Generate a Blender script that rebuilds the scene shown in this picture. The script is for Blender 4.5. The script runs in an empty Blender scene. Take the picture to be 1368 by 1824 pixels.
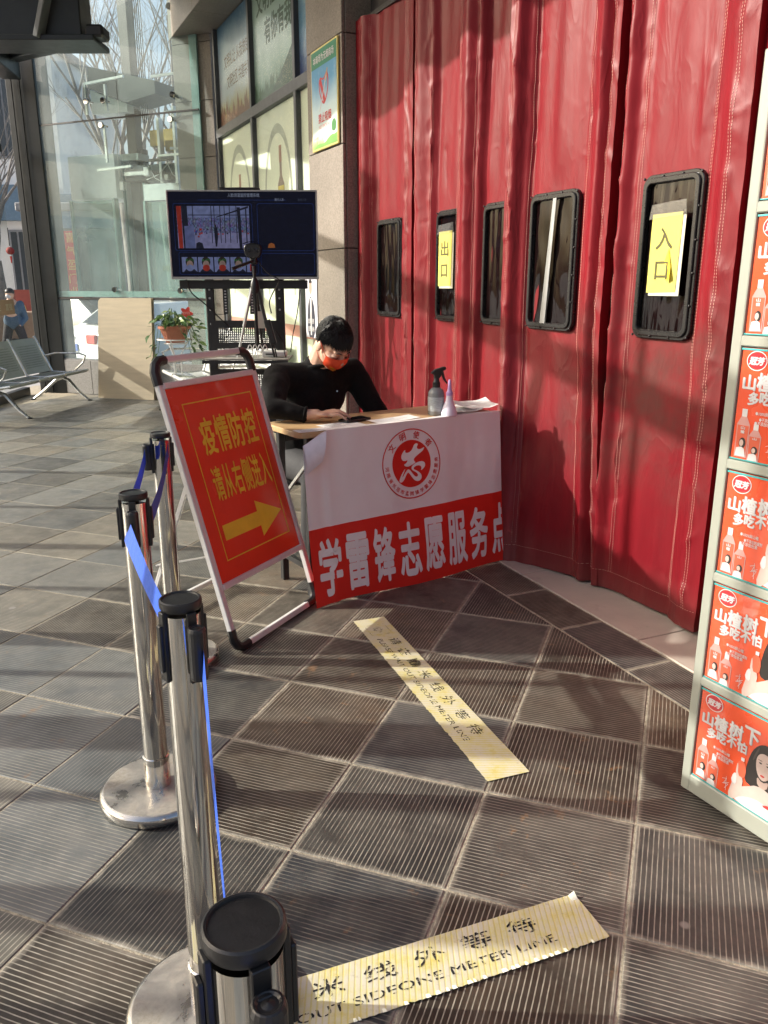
import bpy, bmesh, math, random
from mathutils import Vector, Matrix, noise, Euler
random.seed(7)
R = math.radians
scn = bpy.context.scene
col = scn.collection

# ------------------------------------------------------------------ camera, sky, sun, exposure
cd = bpy.data.cameras.new('camera'); cam = bpy.data.objects.new('camera', cd); col.objects.link(cam)
cam.location = (0, 0, 1.40); cam.rotation_euler = (R(90 - 15.815), 0, 0)
cd.sensor_fit = 'VERTICAL'; cd.sensor_height = 36; cd.sensor_width = 27
cd.lens = 36 * 1435.56 / 1824; cd.clip_start = 0.02; cd.clip_end = 600
scn.camera = cam
SUN_EL, SUN_AZ = 28.0, 177.5          # elevation; direction towards the sun measured from +X
to_sun = Vector((math.cos(R(SUN_AZ)) * math.cos(R(SUN_EL)), math.sin(R(SUN_AZ)) * math.cos(R(SUN_EL)), math.sin(R(SUN_EL))))
w = bpy.data.worlds.new('World'); scn.world = w; w.use_nodes = True
nt = w.node_tree; nt.nodes.clear()
sky = nt.nodes.new('ShaderNodeTexSky'); sky.sky_type = 'NISHITA'; sky.sun_disc = False
sky.sun_elevation = R(SUN_EL); sky.sun_rotation = math.atan2(to_sun.x, to_sun.y)
sky.air_density = 1.0; sky.dust_density = 6.0; sky.ozone_density = 1.0
bg = nt.nodes.new('ShaderNodeBackground'); bg.inputs['Strength'].default_value = 0.15
wo = nt.nodes.new('ShaderNodeOutputWorld')
nt.links.new(sky.outputs[0], bg.inputs[0]); nt.links.new(bg.outputs[0], wo.inputs[0])
sl = bpy.data.lights.new('sun', 'SUN'); sl.energy = 3.8; sl.angle = R(0.5); sl.color = (1.0, 0.94, 0.85)
so = bpy.data.objects.new('sun', sl); col.objects.link(so)
so.rotation_euler = to_sun.to_track_quat('Z', 'Y').to_euler()
vs = scn.view_settings
vs.view_transform = 'Standard'; vs.look = 'None'; vs.exposure = 0.90; vs.gamma = 1.0; vs.use_curve_mapping = False
cy = scn.cycles
cy.use_denoising = True; cy.max_bounces = 8; cy.transparent_max_bounces = 24
cy.diffuse_bounces = 5; cy.glossy_bounces = 4; cy.sample_clamp_indirect = 6; cy.caustics_reflective = False; cy.caustics_refractive = False

# ------------------------------------------------------------------ mesh helpers
def lin(r, g, b):
    f = lambda c: (c / 255) / 12.92 if c <= 10 else (((c / 255) + .055) / 1.055) ** 2.4
    return (f(r), f(g), f(b), 1)

class MB:
    def __init__(s): s.v = []; s.f = []
    def add(s, vs, fs, M=None):
        o = len(s.v)
        s.v += [tuple(M @ Vector(p)) if M else tuple(p) for p in vs]
        s.f += [tuple(i + o for i in f) for f in fs]
        return s
    def box(s, c, d, M=None, rot=None):
        x, y, z = d[0] / 2, d[1] / 2, d[2] / 2
        vs = [Vector((sx * x, sy * y, sz * z)) for sz in (-1, 1) for sx, sy in ((-1, -1), (1, -1), (1, 1), (-1, 1))]
        if rot is not None: vs = [rot @ p for p in vs]
        vs = [p + Vector(c) for p in vs]
        return s.add(vs, [(3, 2, 1, 0), (4, 5, 6, 7), (0, 1, 5, 4), (1, 2, 6, 5), (2, 3, 7, 6), (3, 0, 4, 7)], M)
    def span(s, a, b, M=None):
        return s.box([(a[i] + b[i]) / 2 for i in range(3)], [abs(b[i] - a[i]) for i in range(3)], M)
    def bar(s, p, q, wd, h, up=(0, 0, 1)):
        p = Vector(p); q = Vector(q); d = (q - p); L = d.length; d.normalize()
        x = d.cross(Vector(up))
        if x.length < 1e-4: x = d.cross(Vector((0, 1, 0)))
        x.normalize(); z = x.cross(d)
        rot = Matrix((x, d, z)).transposed()
        return s.box((p + q) / 2, (wd, L, h), rot=rot)
    def tube(s, pts, r, seg=8, cap=True, closed=False):
        pts = [Vector(p) for p in pts]; n = len(pts); rs = r if isinstance(r, (list, tuple)) else [r] * n
        o = len(s.v); prev = None
        for i, p in enumerate(pts):
            a = pts[i - 1] if (i > 0 or closed) else pts[i]
            b = pts[(i + 1) % n] if (i < n - 1 or closed) else pts[i]
            t = (b - a).normalized()
            if prev is None:
                x = t.orthogonal().normalized()
            else:
                x = (prev - t * prev.dot(t))
                x = x.normalized() if x.length > 1e-5 else t.orthogonal().normalized()
            prev = x; y = t.cross(x)
            for k in range(seg):
                an = 2 * math.pi * k / seg
                s.v.append(tuple(p + (x * math.cos(an) + y * math.sin(an)) * rs[i]))
        m = n if closed else n - 1
        for i in range(m):
            for k in range(seg):
                a = o + i * seg + k; b = o + i * seg + (k + 1) % seg
                j = (i + 1) % n
                c = o + j * seg + (k + 1) % seg; d = o + j * seg + k
                s.f.append((a, b, c, d))
        if cap and not closed:
            s.f.append(tuple(o + k for k in range(seg))[::-1]); s.f.append(tuple(o + (n - 1) * seg + k for k in range(seg)))
        return s
    def lathe(s, prof, seg=24, c=(0, 0, 0), M=None):
        vs = []; fs = []; n = len(prof)
        for (r, z) in prof:
            for k in range(seg):
                a = 2 * math.pi * k / seg
                vs.append((c[0] + r * math.cos(a), c[1] + r * math.sin(a), c[2] + z))
        for i in range(n - 1):
            for k in range(seg):
                fs.append((i * seg + k, i * seg + (k + 1) % seg, (i + 1) * seg + (k + 1) % seg, (i + 1) * seg + k))
        fs.append(tuple(range(seg))[::-1]); fs.append(tuple((n - 1) * seg + k for k in range(seg)))
        return s.add(vs, fs, M)
    def prism(s, poly, y0, y1, M=None):
        """polygon given in (x, z), extruded along y from y0 (front, viewer side) to y1"""
        n = len(poly)
        vs = [(x, y0, z) for x, z in poly] + [(x, y1, z) for x, z in poly]
        fs = [tuple(range(n)), tuple(range(n, 2 * n))[::-1]]
        fs += [(i, i + n, (i + 1) % n + n, (i + 1) % n) for i in range(n)]
        return s.add(vs, fs, M)
    def slab(s, poly, z0, z1):
        n = len(poly)
        vs = [(x, y, z1) for x, y in poly] + [(x, y, z0) for x, y in poly]
        fs = [tuple(range(n)), tuple(range(n, 2 * n))[::-1]]
        fs += [(i, i + n, (i + 1) % n + n, (i + 1) % n) for i in range(n)]
        return s.add(vs, fs)
    def ball(s, c, r, seg=10, ring=6):
        rx, ry, rz = r if isinstance(r, (list, tuple)) else (r, r, r)
        vs = [(c[0], c[1], c[2] - rz)]
        for i in range(1, ring):
            th = math.pi * i / ring
            for k in range(seg):
                a = 2 * math.pi * k / seg
                vs.append((c[0] + rx * math.sin(th) * math.cos(a), c[1] + ry * math.sin(th) * math.sin(a), c[2] - rz * math.cos(th)))
        vs.append((c[0], c[1], c[2] + rz)); fs = []
        for k in range(seg): fs.append((0, 1 + (k + 1) % seg, 1 + k))
        for i in range(ring - 2):
            for k in range(seg):
                a = 1 + i * seg + k; b = 1 + i * seg + (k + 1) % seg
                fs.append((a, b, b + seg, a + seg))
        L = len(vs) - 1
        for k in range(seg): fs.append((L, 1 + (ring - 2) * seg + k, 1 + (ring - 2) * seg + (k + 1) % seg))
        return s.add(vs, fs)
    def grid(s, nu, nv, fn):
        o = len(s.v)
        for j in range(nv):
            for i in range(nu): s.v.append(tuple(fn(i / (nu - 1), j / (nv - 1))))
        for j in range(nv - 1):
            for i in range(nu - 1):
                a = o + j * nu + i; s.f.append((a, a + 1, a + nu + 1, a + nu))
        return s
    def mesh(s, name, bevel=0, seg=1, smooth=False, fix=True):
        me = bpy.data.meshes.new(name); me.from_pydata(s.v, [], s.f)
        bm = bmesh.new(); bm.from_mesh(me)
        if fix: bmesh.ops.recalc_face_normals(bm, faces=bm.faces)
        if bevel:
            es = [e for e in bm.edges if len(e.link_faces) == 2 and e.calc_face_angle(0) > .6]
            bmesh.ops.bevel(bm, geom=es, offset=bevel, segments=seg, affect='EDGES', profile=.5, clamp_overlap=True)
        bm.to_mesh(me); bm.free()
        if smooth: me.shade_smooth(); me.set_sharp_from_angle(angle=R(38))
        return me
    def build(s, name, m, parent=None, bevel=0, seg=1, smooth=False, label=None, fix=True):
        return put(name, s.mesh(name, bevel, seg, smooth, fix), m, parent, label)

def put(name, me, m, parent=None, label=None):
    o = bpy.data.objects.new(name, me); col.objects.link(o)
    if m is not None and not me.materials: me.materials.append(m)
    if parent: o.parent = parent
    if label: o['label'] = label
    return o
def thing(name, label, cat, loc=(0, 0, 0), rz=0, group=None):
    o = bpy.data.objects.new(name, None); o.empty_display_size = .05; col.objects.link(o)
    o.location = loc; o.rotation_euler = (0, 0, rz)
    return tag(o, label, cat, group)
def tag(o, label, cat, group=None):
    o['label'] = label; o['category'] = cat
    if group: o['group'] = group
    return o
def struct(o): o['kind'] = 'structure'; return o
def stuff(o): o['kind'] = 'stuff'; return o
def dup(root, loc, rz, label, group=None):
    r = root.copy(); col.objects.link(r); r.location = loc; r.rotation_euler = (0, 0, rz); r['label'] = label
    if group: r['group'] = group
    for ch in list(root.children):
        c = ch.copy(); col.objects.link(c); c.parent = r
        for gch in list(ch.children):
            d = gch.copy(); col.objects.link(d); d.parent = c
    return r
def rrect(x0, z0, x1, z1, r, n=5):
    pts = []
    for cx, cz, a0 in ((x1 - r, z0 + r, -90), (x1 - r, z1 - r, 0), (x0 + r, z1 - r, 90), (x0 + r, z0 + r, 180)):
        for i in range(n + 1):
            a = R(a0 + 90 * i / n); pts.append((cx + r * math.cos(a), cz + r * math.sin(a)))
    return pts
def frame_ring(mb, outer, inner, y0, y1):
    n = len(outer); o = len(mb.v)
    for y in (y0, y1):
        for lst in (outer, inner):
            mb.v += [(x, y, z) for x, z in lst]
    O0, I0, O1, I1 = o, o + n, o + 2 * n, o + 3 * n
    for i in range(n):
        j = (i + 1) % n
        mb.f += [(O0 + i, O0 + j, I0 + j, I0 + i), (O1 + j, O1 + i, I1 + i, I1 + j), (O0 + j, O0 + i, O1 + i, O1 + j), (I0 + i, I0 + j, I1 + j, I1 + i)]
    return mb
def flat(name, pts, m, parent, y=-.001, label=None):
    """a flat printed shape in the (x, z) plane of its thing"""
    me = bpy.data.meshes.new(name)
    me.from_pydata([(x, y, z) for x, z in pts], [], [tuple(range(len(pts)))])
    return put(name, me, m, parent, label)
def ell(cx, cz, rx, rz, n=28, a0=0, a1=360):
    return [(cx + rx * math.cos(R(a0 + (a1 - a0) * i / n)), cz + rz * math.sin(R(a0 + (a1 - a0) * i / n))) for i in range(n if a1 - a0 == 360 else n + 1)]
def ring2d(cx, cz, rx, rz, wd, n=48):
    me_v = []; f = []
    for i in range(n):
        a = 2 * math.pi * i / n
        me_v += [(cx + rx * math.cos(a), cz + rz * math.sin(a)), (cx + (rx - wd) * math.cos(a), cz + (rz - wd) * math.sin(a))]
    for i in range(n):
        j = (i + 1) % n; f.append((2 * i, 2 * j, 2 * j + 1, 2 * i + 1))
    return me_v, f
def smoothpoly(pts, it=2):
    for _ in range(it):
        q = []
        for i in range(len(pts)):
            a = pts[i]; b = pts[(i + 1) % len(pts)]
            q += [(a[0] * .75 + b[0] * .25, a[1] * .75 + b[1] * .25), (a[0] * .25 + b[0] * .75, a[1] * .25 + b[1] * .75)]
        pts = q
    return pts
_tc = {}
def glyphs(s, shear=0.0):
    """outline mesh of a string, 1 unit high, lower left corner at the origin"""
    key = (s, shear)
    if key in _tc: return _tc[key]
    cu = bpy.data.curves.new('t', 'FONT'); cu.body = s; cu.size = 1; cu.resolution_u = 3; cu.shear = shear
    ob = bpy.data.objects.new('t', cu); me = bpy.data.meshes.new_from_object(ob)
    vs = [v.co.copy() for v in me.vertices]; fs = [tuple(p.vertices) for p in me.polygons]
    bpy.data.objects.remove(ob); bpy.data.curves.remove(cu); bpy.data.meshes.remove(me)
    if not vs: _tc[key] = ([], [], 1, 1); return _tc[key]
    x0 = min(v.x for v in vs); x1 = max(v.x for v in vs); y0 = min(v.y for v in vs); y1 = max(v.y for v in vs)
    _tc[key] = ([(v.x - x0, v.y - y0) for v in vs], fs, x1 - x0, y1 - y0)
    return _tc[key]
def text(name, s, m, parent, box, y=-.0015, bold=0.0, fn=None, shear=0.0):
    """lettering filling box = (x0, z0, x1, z1) on the front of its thing; fn maps (x, z) to a point instead"""
    vs, fs, wd, h = glyphs(s, shear)
    x0, z0, x1, z1 = box; V = []; F = []
    offs = [(0, 0)] + ([(math.cos(k * math.pi / 4), math.sin(k * math.pi / 4)) for k in range(8)] if bold else [])
    if bold > .035: offs += [(.5 * a, .5 * b) for a, b in offs[1::2]]
    kx, kz = (x1 - x0) / (wd + 2 * bold), (z1 - z0) / (h + 2 * bold)      # heavier strokes: the outline laid down several times, a hair apart
    for q, (ox, oz) in enumerate(offs):
        o = len(V); e = q * .00003
        for vx, vy in vs:
            a, b = x0 + (vx + bold * (1 + ox)) * kx, z0 + (vy + bold * (1 + oz)) * kz
            V.append(fn(a, b, e) if fn else (a, y - e, b))
        F += [tuple(i + o for i in f) for f in fs]
    me = bpy.data.meshes.new(name); me.from_pydata(V, [], F)
    return put(name, me, m, parent)

# ------------------------------------------------------------------ material helpers
_mc = {}
def newmat(name):
    m = bpy.data.materials.new(name); m.use_nodes = True; t = m.node_tree
    return m, t, t.nodes['Principled BSDF']
def N(t, kind, **kw):
    n = t.nodes.new(kind)
    for k, v in kw.items():
        if k in n.inputs: n.inputs[k].default_value = v
        else: setattr(n, k, v)
    return n
def ramp(t, fac, stops):
    r = t.nodes.new('ShaderNodeValToRGB'); e = r.color_ramp.elements
    while len(e) < len(stops): e.new(.5)
    for i, (p, c) in enumerate(stops): e[i].position = p; e[i].color = c if len(c) == 4 else (*c, 1)
    t.links.new(fac, r.inputs[0]); return r.outputs[0]
def mixc(t, fac, a, b, blend='MIX'):
    n = t.nodes.new('ShaderNodeMix'); n.data_type = 'RGBA'; n.blend_type = blend
    for k, v in ((0, fac), (6, a), (7, b)):
        if hasattr(v, 'links'): t.links.new(v, n.inputs[k])
        else: n.inputs[k].default_value = v
    return n.outputs[2]
def mth(t, op, a, b=None, c=None):
    n = t.nodes.new('ShaderNodeMath'); n.operation = op
    for k, v in enumerate((a, b, c)):
        if v is None: continue
        if hasattr(v, 'links'): t.links.new(v, n.inputs[k])
        else: n.inputs[k].default_value = v
    return n.outputs[0]
def mat(name, c, rough=.5, metal=0, var=.12, scale=12, bump=0, bscale=80, spec=.5, coat=0, stretch=None, dirt=None, alpha=None, sheen=0, trans=0):
    """procedural paint / metal / cloth: base colour broken up by two noises, roughness by a third, fine relief"""
    if name in _mc: return _mc[name]
    if len(c) == 3: c = (*c, 1)
    m, t, b = newmat(name)
    tc = N(t, 'ShaderNodeTexCoord'); src = tc.outputs['Object']
    if stretch:
        mp = N(t, 'ShaderNodeMapping'); mp.inputs['Scale'].default_value = stretch; t.links.new(src, mp.inputs[0]); src = mp.outputs[0]
    n1 = N(t, 'ShaderNodeTexNoise', Scale=scale, Detail=6, Roughness=.6); t.links.new(src, n1.inputs['Vector'])
    lo = tuple(x * (1 - var) for x in c[:3]) + (1,); hi = tuple(min(1, x * (1 + var)) for x in c[:3]) + (1,)
    cc = ramp(t, n1.outputs[0], [(.3, lo), (.7, hi)])
    if dirt:
        n2 = N(t, 'ShaderNodeTexNoise', Scale=dirt[1], Detail=8, Roughness=.7); t.links.new(tc.outputs['Object'], n2.inputs['Vector'])
        f = ramp(t, n2.outputs[0], [(dirt[2], (0, 0, 0, 1)), (min(1, dirt[2] + .2), (1, 1, 1, 1))])
        cc = mixc(t, mth(t, 'MULTIPLY', f, dirt[3]), cc, dirt[0])
    t.links.new(cc, b.inputs['Base Color'])
    n3 = N(t, 'ShaderNodeTexNoise', Scale=scale * 1.7, Detail=4); t.links.new(src, n3.inputs['Vector'])
    rr = N(t, 'ShaderNodeMapRange'); rr.inputs['To Min'].default_value = max(.02, rough * .8); rr.inputs['To Max'].default_value = min(1, rough * 1.25)
    t.links.new(n3.outputs[0], rr.inputs[0]); t.links.new(rr.outputs[0], b.inputs['Roughness'])
    b.inputs['Metallic'].default_value = metal; b.inputs['Specular IOR Level'].default_value = spec
    b.inputs['Coat Weight'].default_value = coat
    if sheen: b.inputs['Sheen Weight'].default_value = sheen
    if trans: b.inputs['Transmission Weight'].default_value = trans
    if bump:
        n4 = N(t, 'ShaderNodeTexNoise', Scale=bscale, Detail=5); t.links.new(src, n4.inputs['Vector'])
        bp = N(t, 'ShaderNodeBump', Strength=bump, Distance=.01); t.links.new(n4.outputs[0], bp.inputs['Height']); t.links.new(bp.outputs[0], b.inputs['Normal'])
    _mc[name] = m
    return m
def glass(name, tint=(.9, .95, .94), refl=1.0, rough=.01, film=0.0, filmcol=(.7, .72, .7, 1)):
    """thin pane: clear to light, mirrors by Fresnel, with a pale diffuse film for dust and for painted haze"""
    if name in _mc: return _mc[name]
    m = bpy.data.materials.new(name); m.use_nodes = True; t = m.node_tree; t.nodes.clear()
    o = N(t, 'ShaderNodeOutputMaterial'); tr = N(t, 'ShaderNodeBsdfTransparent'); tr.inputs[0].default_value = (*tint, 1)
    gl = N(t, 'ShaderNodeBsdfGlossy'); gl.inputs['Roughness'].default_value = rough
    ge = N(t, 'ShaderNodeNewGeometry'); dt = N(t, 'ShaderNodeVectorMath', operation='DOT_PRODUCT'); t.links.new(ge.outputs['Incoming'], dt.inputs[0]); t.links.new(ge.outputs['Normal'], dt.inputs[1])
    f5 = mth(t, 'POWER', mth(t, 'SUBTRACT', 1.0, mth(t, 'ABSOLUTE', dt.outputs['Value'])), 5.0)      # Schlick, the same from both sides of the pane
    mx = N(t, 'ShaderNodeMixShader'); t.links.new(mth(t, 'MULTIPLY', mth(t, 'MULTIPLY_ADD', f5, .94, .05), refl), mx.inputs[0])
    t.links.new(tr.outputs[0], mx.inputs[1]); t.links.new(gl.outputs[0], mx.inputs[2]); out = mx.outputs[0]
    if film:
        tc = N(t, 'ShaderNodeTexCoord'); n = N(t, 'ShaderNodeTexNoise', Scale=1.7, Detail=8, Roughness=.7); t.links.new(tc.outputs['Object'], n.inputs['Vector'])
        f = ramp(t, n.outputs[0], [(.3, (film * .35,) * 3), (.75, (film,) * 3)])
        df = N(t, 'ShaderNodeBsdfDiffuse'); df.inputs[0].default_value = filmcol
        m2 = N(t, 'ShaderNodeMixShader'); t.links.new(f, m2.inputs[0]); t.links.new(out, m2.inputs[1]); t.links.new(df.outputs[0], m2.inputs[2]); out = m2.outputs[0]
    t.links.new(out, o.inputs[0]); _mc[name] = m
    return m

black_plastic = mat('black plastic', (.012, .012, .013), .38, var=.3, scale=40, bump=.04, bscale=300)
black_metal = mat('black powder coated metal', (.014, .014, .016), .42, var=.25, scale=25, bump=.05, bscale=400)
white_alu = mat('white anodised aluminium', (.72, .71, .70), .33, metal=.25, var=.06, dirt=((.2, .16, .12, 1), 9, .62, .35))
chrome = mat('polished steel', (.64, .62, .58), .07, metal=1, var=.06, scale=30, stretch=(1, 1, .15))
white_print = mat('white print', (.66, .65, .63), .45, var=.04)
red_print = mat('red print', (.62, .022, .014), .38, var=.06, scale=5)
yellow_print = mat('yellow print', (.84, .58, .045), .42, var=.08)
black_print = mat('black print', (.02, .02, .022), .6, var=.2)
grey_paint = mat('dark steel paint', (.016, .019, .019), .38, var=.25, scale=6, dirt=((.10, .10, .09, 1), 5, .62, .35))
paper = mat('white paper', (.78, .77, .76), .7, var=.03)
# ================================================================== THE SETTING
YAW = R(19.947); TS = .4125
DA = Vector((math.cos(YAW), -math.sin(YAW))); DB = Vector((math.sin(YAW), math.cos(YAW)))   # right, away
GO = Vector((-.098, 2.143)); GROT = -YAW
UB = Vector((.408, -.913)); NB = Vector((.913, .408))             # along / across the border band
WU = Vector((.43, -.903, 0)); WN = Vector((.903, .43, 0)); WP = Vector((1.303, 3.104, 0)); WROT = math.atan2(-.903, .43)
def wall_pt(t, y, z): return WP + WU * t + WN * y + Vector((0, 0, z))

# ---- materials of the ground
def slate(name, grey=False):
    m, t, b = newmat(name)
    tc = N(t, 'ShaderNodeTexCoord'); P = tc.outputs['Object']
    oi = N(t, 'ShaderNodeObjectInfo')
    sp = N(t, 'ShaderNodeSeparateXYZ'); t.links.new(P, sp.inputs[0])
    # one random number per tile: object random + tile index inside joined fields
    cell = N(t, 'ShaderNodeVectorMath', operation='SNAP'); cell.inputs[1].default_value = (TS, TS, 9); 
    off = N(t, 'ShaderNodeVectorMath', operation='ADD'); off.inputs[1].default_value = (TS / 2, TS / 2, .5); t.links.new(P, off.inputs[0]); t.links.new(off.outputs[0], cell.inputs[0])
    wn = N(t, 'ShaderNodeTexWhiteNoise'); wn.noise_dimensions = '4D'; t.links.new(cell.outputs[0], wn.inputs['Vector']); t.links.new(oi.outputs['Random'], wn.inputs['W'])
    rnd = wn.outputs['Value']; rc = N(t, 'ShaderNodeSeparateColor'); t.links.new(wn.outputs['Color'], rc.inputs[0])
    def nz(scale, det=6, ro=.6, k=1, st=None):
        n = N(t, 'ShaderNodeTexNoise', Scale=scale, Detail=det, Roughness=ro); n.noise_dimensions = '4D'
        src = P
        if st:
            mp = N(t, 'ShaderNodeMapping'); mp.inputs['Scale'].default_value = st; t.links.new(P, mp.inputs[0]); src = mp.outputs[0]
        t.links.new(src, n.inputs['Vector']); t.links.new(mth(t, 'MULTIPLY', rnd, 37.0 * k), n.inputs['W']); return n.outputs[0]
    base = ramp(t, nz(5, 8, .65), ([(.25, (.045, .048, .050, 1)), (.5, (.085, .090, .091, 1)), (.78, (.14, .14, .135, 1))] if grey else [(.25, (.012, .0125, .013, 1)), (.5, (.030, .030, .0295, 1)), (.78, (.066, .062, .056, 1))]))
    tint = ramp(t, rc.outputs[0], ([(0, (.92, .96, .98, 1)), (.5, (1.02, 1.0, .96, 1)), (1, (1.35, 1.18, .95, 1))] if grey else [(0, (.72, .83, 1.0, 1)), (.30, (1, 1, 1, 1)), (.58, (1.30, 1.02, .80, 1)), (.8, (1.55, 1.12, .80, 1)), (1, (2.0, 1.5, 1.0, 1))]))
    base = mixc(t, 1.0, base, tint, 'MULTIPLY')
    val = ramp(t, rc.outputs[1], [(0, (.5,) * 3), (1, (1.6,) * 3)])
    base = mixc(t, 1.0, base, val, 'MULTIPLY')
    rustm = ramp(t, nz(9, 6, .7, 2, (1, 1.6, 1)), [(.60, (0, 0, 0, 1)), (.70, (1, 1, 1, 1))])
    rustk = ramp(t, rc.outputs[2], [(.40, (0,) * 3), (.75, (.75,) * 3)])
    base = mixc(t, mth(t, 'MULTIPLY', rustm, rustk), base, (.26, .13, .05, 1))
    dust = ramp(t, nz(3.2, 8, .7, 3), [(.45, (0,) * 3), (.80, (.40,) * 3)])
    base = mixc(t, dust, base, (.25, .23, .19, 1))
    # saw-cut grooves with sand in them, worn away in patches
    ph = mth(t, 'FRACT', mth(t, 'ADD', mth(t, 'MULTIPLY', sp.outputs[0], 33 / TS), mth(t, 'MULTIPLY', nz(30, 2), .12)))
    d = mth(t, 'ABSOLUTE', mth(t, 'SUBTRACT', ph, .5))
    gr = N(t, 'ShaderNodeMapRange'); gr.interpolation_type = 'SMOOTHSTEP'; gr.inputs['From Min'].default_value = .135; gr.inputs['From Max'].default_value = .07; t.links.new(d, gr.inputs[0])
    wear = ramp(t, nz(5.5, 4, .6, 5), [(.34, (.05,) * 3), (.45, (1, 1, 1, 1))])
    gm = mth(t, 'MULTIPLY', mth(t, 'MULTIPLY', gr.outputs[0], wear), ramp(t, rnd, [(0, (.35,) * 3), (.35, (.8,) * 3), (1, (1, 1, 1, 1))]))
    sand = ramp(t, nz(22, 3, .6, 6), [(.3, (.20, .18, .145, 1)), (.7, (.44, .40, .33, 1))])
    colr = mixc(t, mth(t, 'MULTIPLY', gm, .92), base, sand)
    # sand and dirt creeping in from the joints
    def cen(o): return mth(t, 'ABSOLUTE', mth(t, 'SUBTRACT', mth(t, 'FRACT', mth(t, 'ADD', mth(t, 'DIVIDE', o, TS), .5)), .5))
    edge = mth(t, 'MAXIMUM', cen(sp.outputs[0]), cen(sp.outputs[1]))
    em = N(t, 'ShaderNodeMapRange'); em.inputs['From Min'].default_value = .455; em.inputs['From Max'].default_value = .495; t.links.new(mth(t, 'ADD', edge, mth(t, 'MULTIPLY', mth(t, 'SUBTRACT', nz(26, 5, .7, 9), .55), .07)), em.inputs[0])
    colr = mixc(t, mth(t, 'MULTIPLY', em.outputs[0], .15 if grey else .75), colr, sand)
    # a few old spots of gum and cement
    spot = N(t, 'ShaderNodeTexVoronoi', Scale=5.0); spot.voronoi_dimensions = '4D'; t.links.new(P, spot.inputs['Vector']); t.links.new(mth(t, 'MULTIPLY', rnd, 11.0), spot.inputs['W'])
    sm = ramp(t, spot.outputs['Distance'], [(.075, (1, 1, 1, 1)), (.095, (0, 0, 0, 1))])
    colr = mixc(t, mth(t, 'MULTIPLY', sm, mth(t, 'MULTIPLY', mth(t, 'GREATER_THAN', rc.outputs[1], .55), .7)), colr, (.30, .275, .25, 1))
    t.links.new(colr, b.inputs['Base Color'])
    rg = ramp(t, nz(14, 5, .6, 7), [(.3, (.36,) * 3), (.75, (.62,) * 3)]); t.links.new(rg, b.inputs['Roughness'])
    hgt = mth(t, 'SUBTRACT', mth(t, 'MULTIPLY', nz(40, 6, .65, 8), .35), gm)
    bp = N(t, 'ShaderNodeBump', Strength=.22, Distance=.002); t.links.new(hgt, bp.inputs['Height']); t.links.new(bp.outputs[0], b.inputs['Normal'])
    return m
slate_m = slate('grooved slate tile'); slate_g = slate('grey dusty slate tile', True)
grout_m = mat('sandy joint filler', (.33, .29, .22), .9, var=.4, scale=60, bump=.5, bscale=200)
sill_m = mat('beige stone threshold', (.46, .40, .34), .5, var=.10, scale=5, bump=.06, bscale=60, dirt=((.16, .13, .10, 1), 6, .56, .55))
street_m = mat('street paving', (.26, .26, .26), .8, var=.25, scale=.8, bump=.3, bscale=8)

ground = MB(); ground.span((-160, -60, -.6), (160, 240, -.35)); struct(ground.build('ground', street_m))
fl = MB(); fl.slab([(-4.75, -2.0), (2.8, -2.0), (2.6, 1.6), (-2.0, 11.6), (-5.0, 11.6)], -.35, -.0022)
floor = struct(fl.build('floor', grout_m))

def clip(poly, n, d):
    """keep the part with n.p <= d"""
    out = []
    for i in range(len(poly)):
        a = poly[i]; b = poly[(i + 1) % len(poly)]; da = n.dot(a) - d; db = n.dot(b) - d
        if da <= 0: out.append(a)
        if (da < 0 < db) or (db < 0 < da): out.append(a + (b - a) * (da / (da - db)))
    return out
def inview(x, y, m=.06):
    th = R(15.815); zc = y * math.cos(th) + 1.4 * math.sin(th); yc = y * math.sin(th) - 1.4 * math.cos(th)
    if zc < .2: return False
    px = .5 + 1435.56 * x / zc / 1368; py = .5 - 1435.56 * yc / zc / 1824
    return -m < px < 1 + m and -m < py < 1 + m
g = .0034
def tile_mesh(poly, name='tile'):
    """bevelled slab from a polygon (local xy)"""
    mb = MB(); n = len(poly); c = Vector((sum(p[0] for p in poly) / n, sum(p[1] for p in poly) / n))
    ins = []
    for p in poly:
        d = (c - Vector(p)); ins.append(Vector(p) + d.normalized() * min(.0035, d.length * .3))
    mb.v = [(p[0], p[1], -.011) for p in poly] + [(p[0], p[1], -.0015) for p in poly] + [(p[0], p[1], 0) for p in ins]
    for k in (0, 1):
        mb.f += [(k * n + i, k * n + (i + 1) % n, (k + 1) * n + (i + 1) % n, (k + 1) * n + i) for i in range(n)]
    mb.f.append(tuple(range(2 * n, 3 * n)))
    return mb
h = TS / 2 - g
full_me = tile_mesh([(-h, -h), (h, -h), (h, h), (-h, h)]).mesh('tile'); full_me.materials.append(slate_m); full_g = full_me.copy(); full_g.materials.clear(); full_g.materials.append(slate_g)
cands = []
for i in range(-16, 9):
    for j in range(-26, 10):
        c = GO + DA * (i + .5) * TS - DB * (j + .5) * TS
        if not (-4.9 < c.x < 1.6 and -1.6 < c.y < 11.4): continue
        poly = [c + DA * a + DB * b for a, b in ((-h, -h), (h, -h), (h, h), (-h, h))]
        cl = clip(poly, NB, 1.950 - g)
        lx = -4.55 + .06 * (8.92 - c.y)
        if len(cl) < 3 or c.x < lx - .1: continue
        dist = c.length; cands.append((dist, i, j, c, cl if len(cl) != 4 or any((a - b).length > 1e-6 for a, b in zip(cl, poly)) else None))
cands.sort(key=lambda q: q[0])
single = [q for q in cands if inview(q[3].x, q[3].y) and q[3].y < 8.6][:290]
ids = {(q[1], q[2]) for q in single}
rg_ = random.Random(3)
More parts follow.
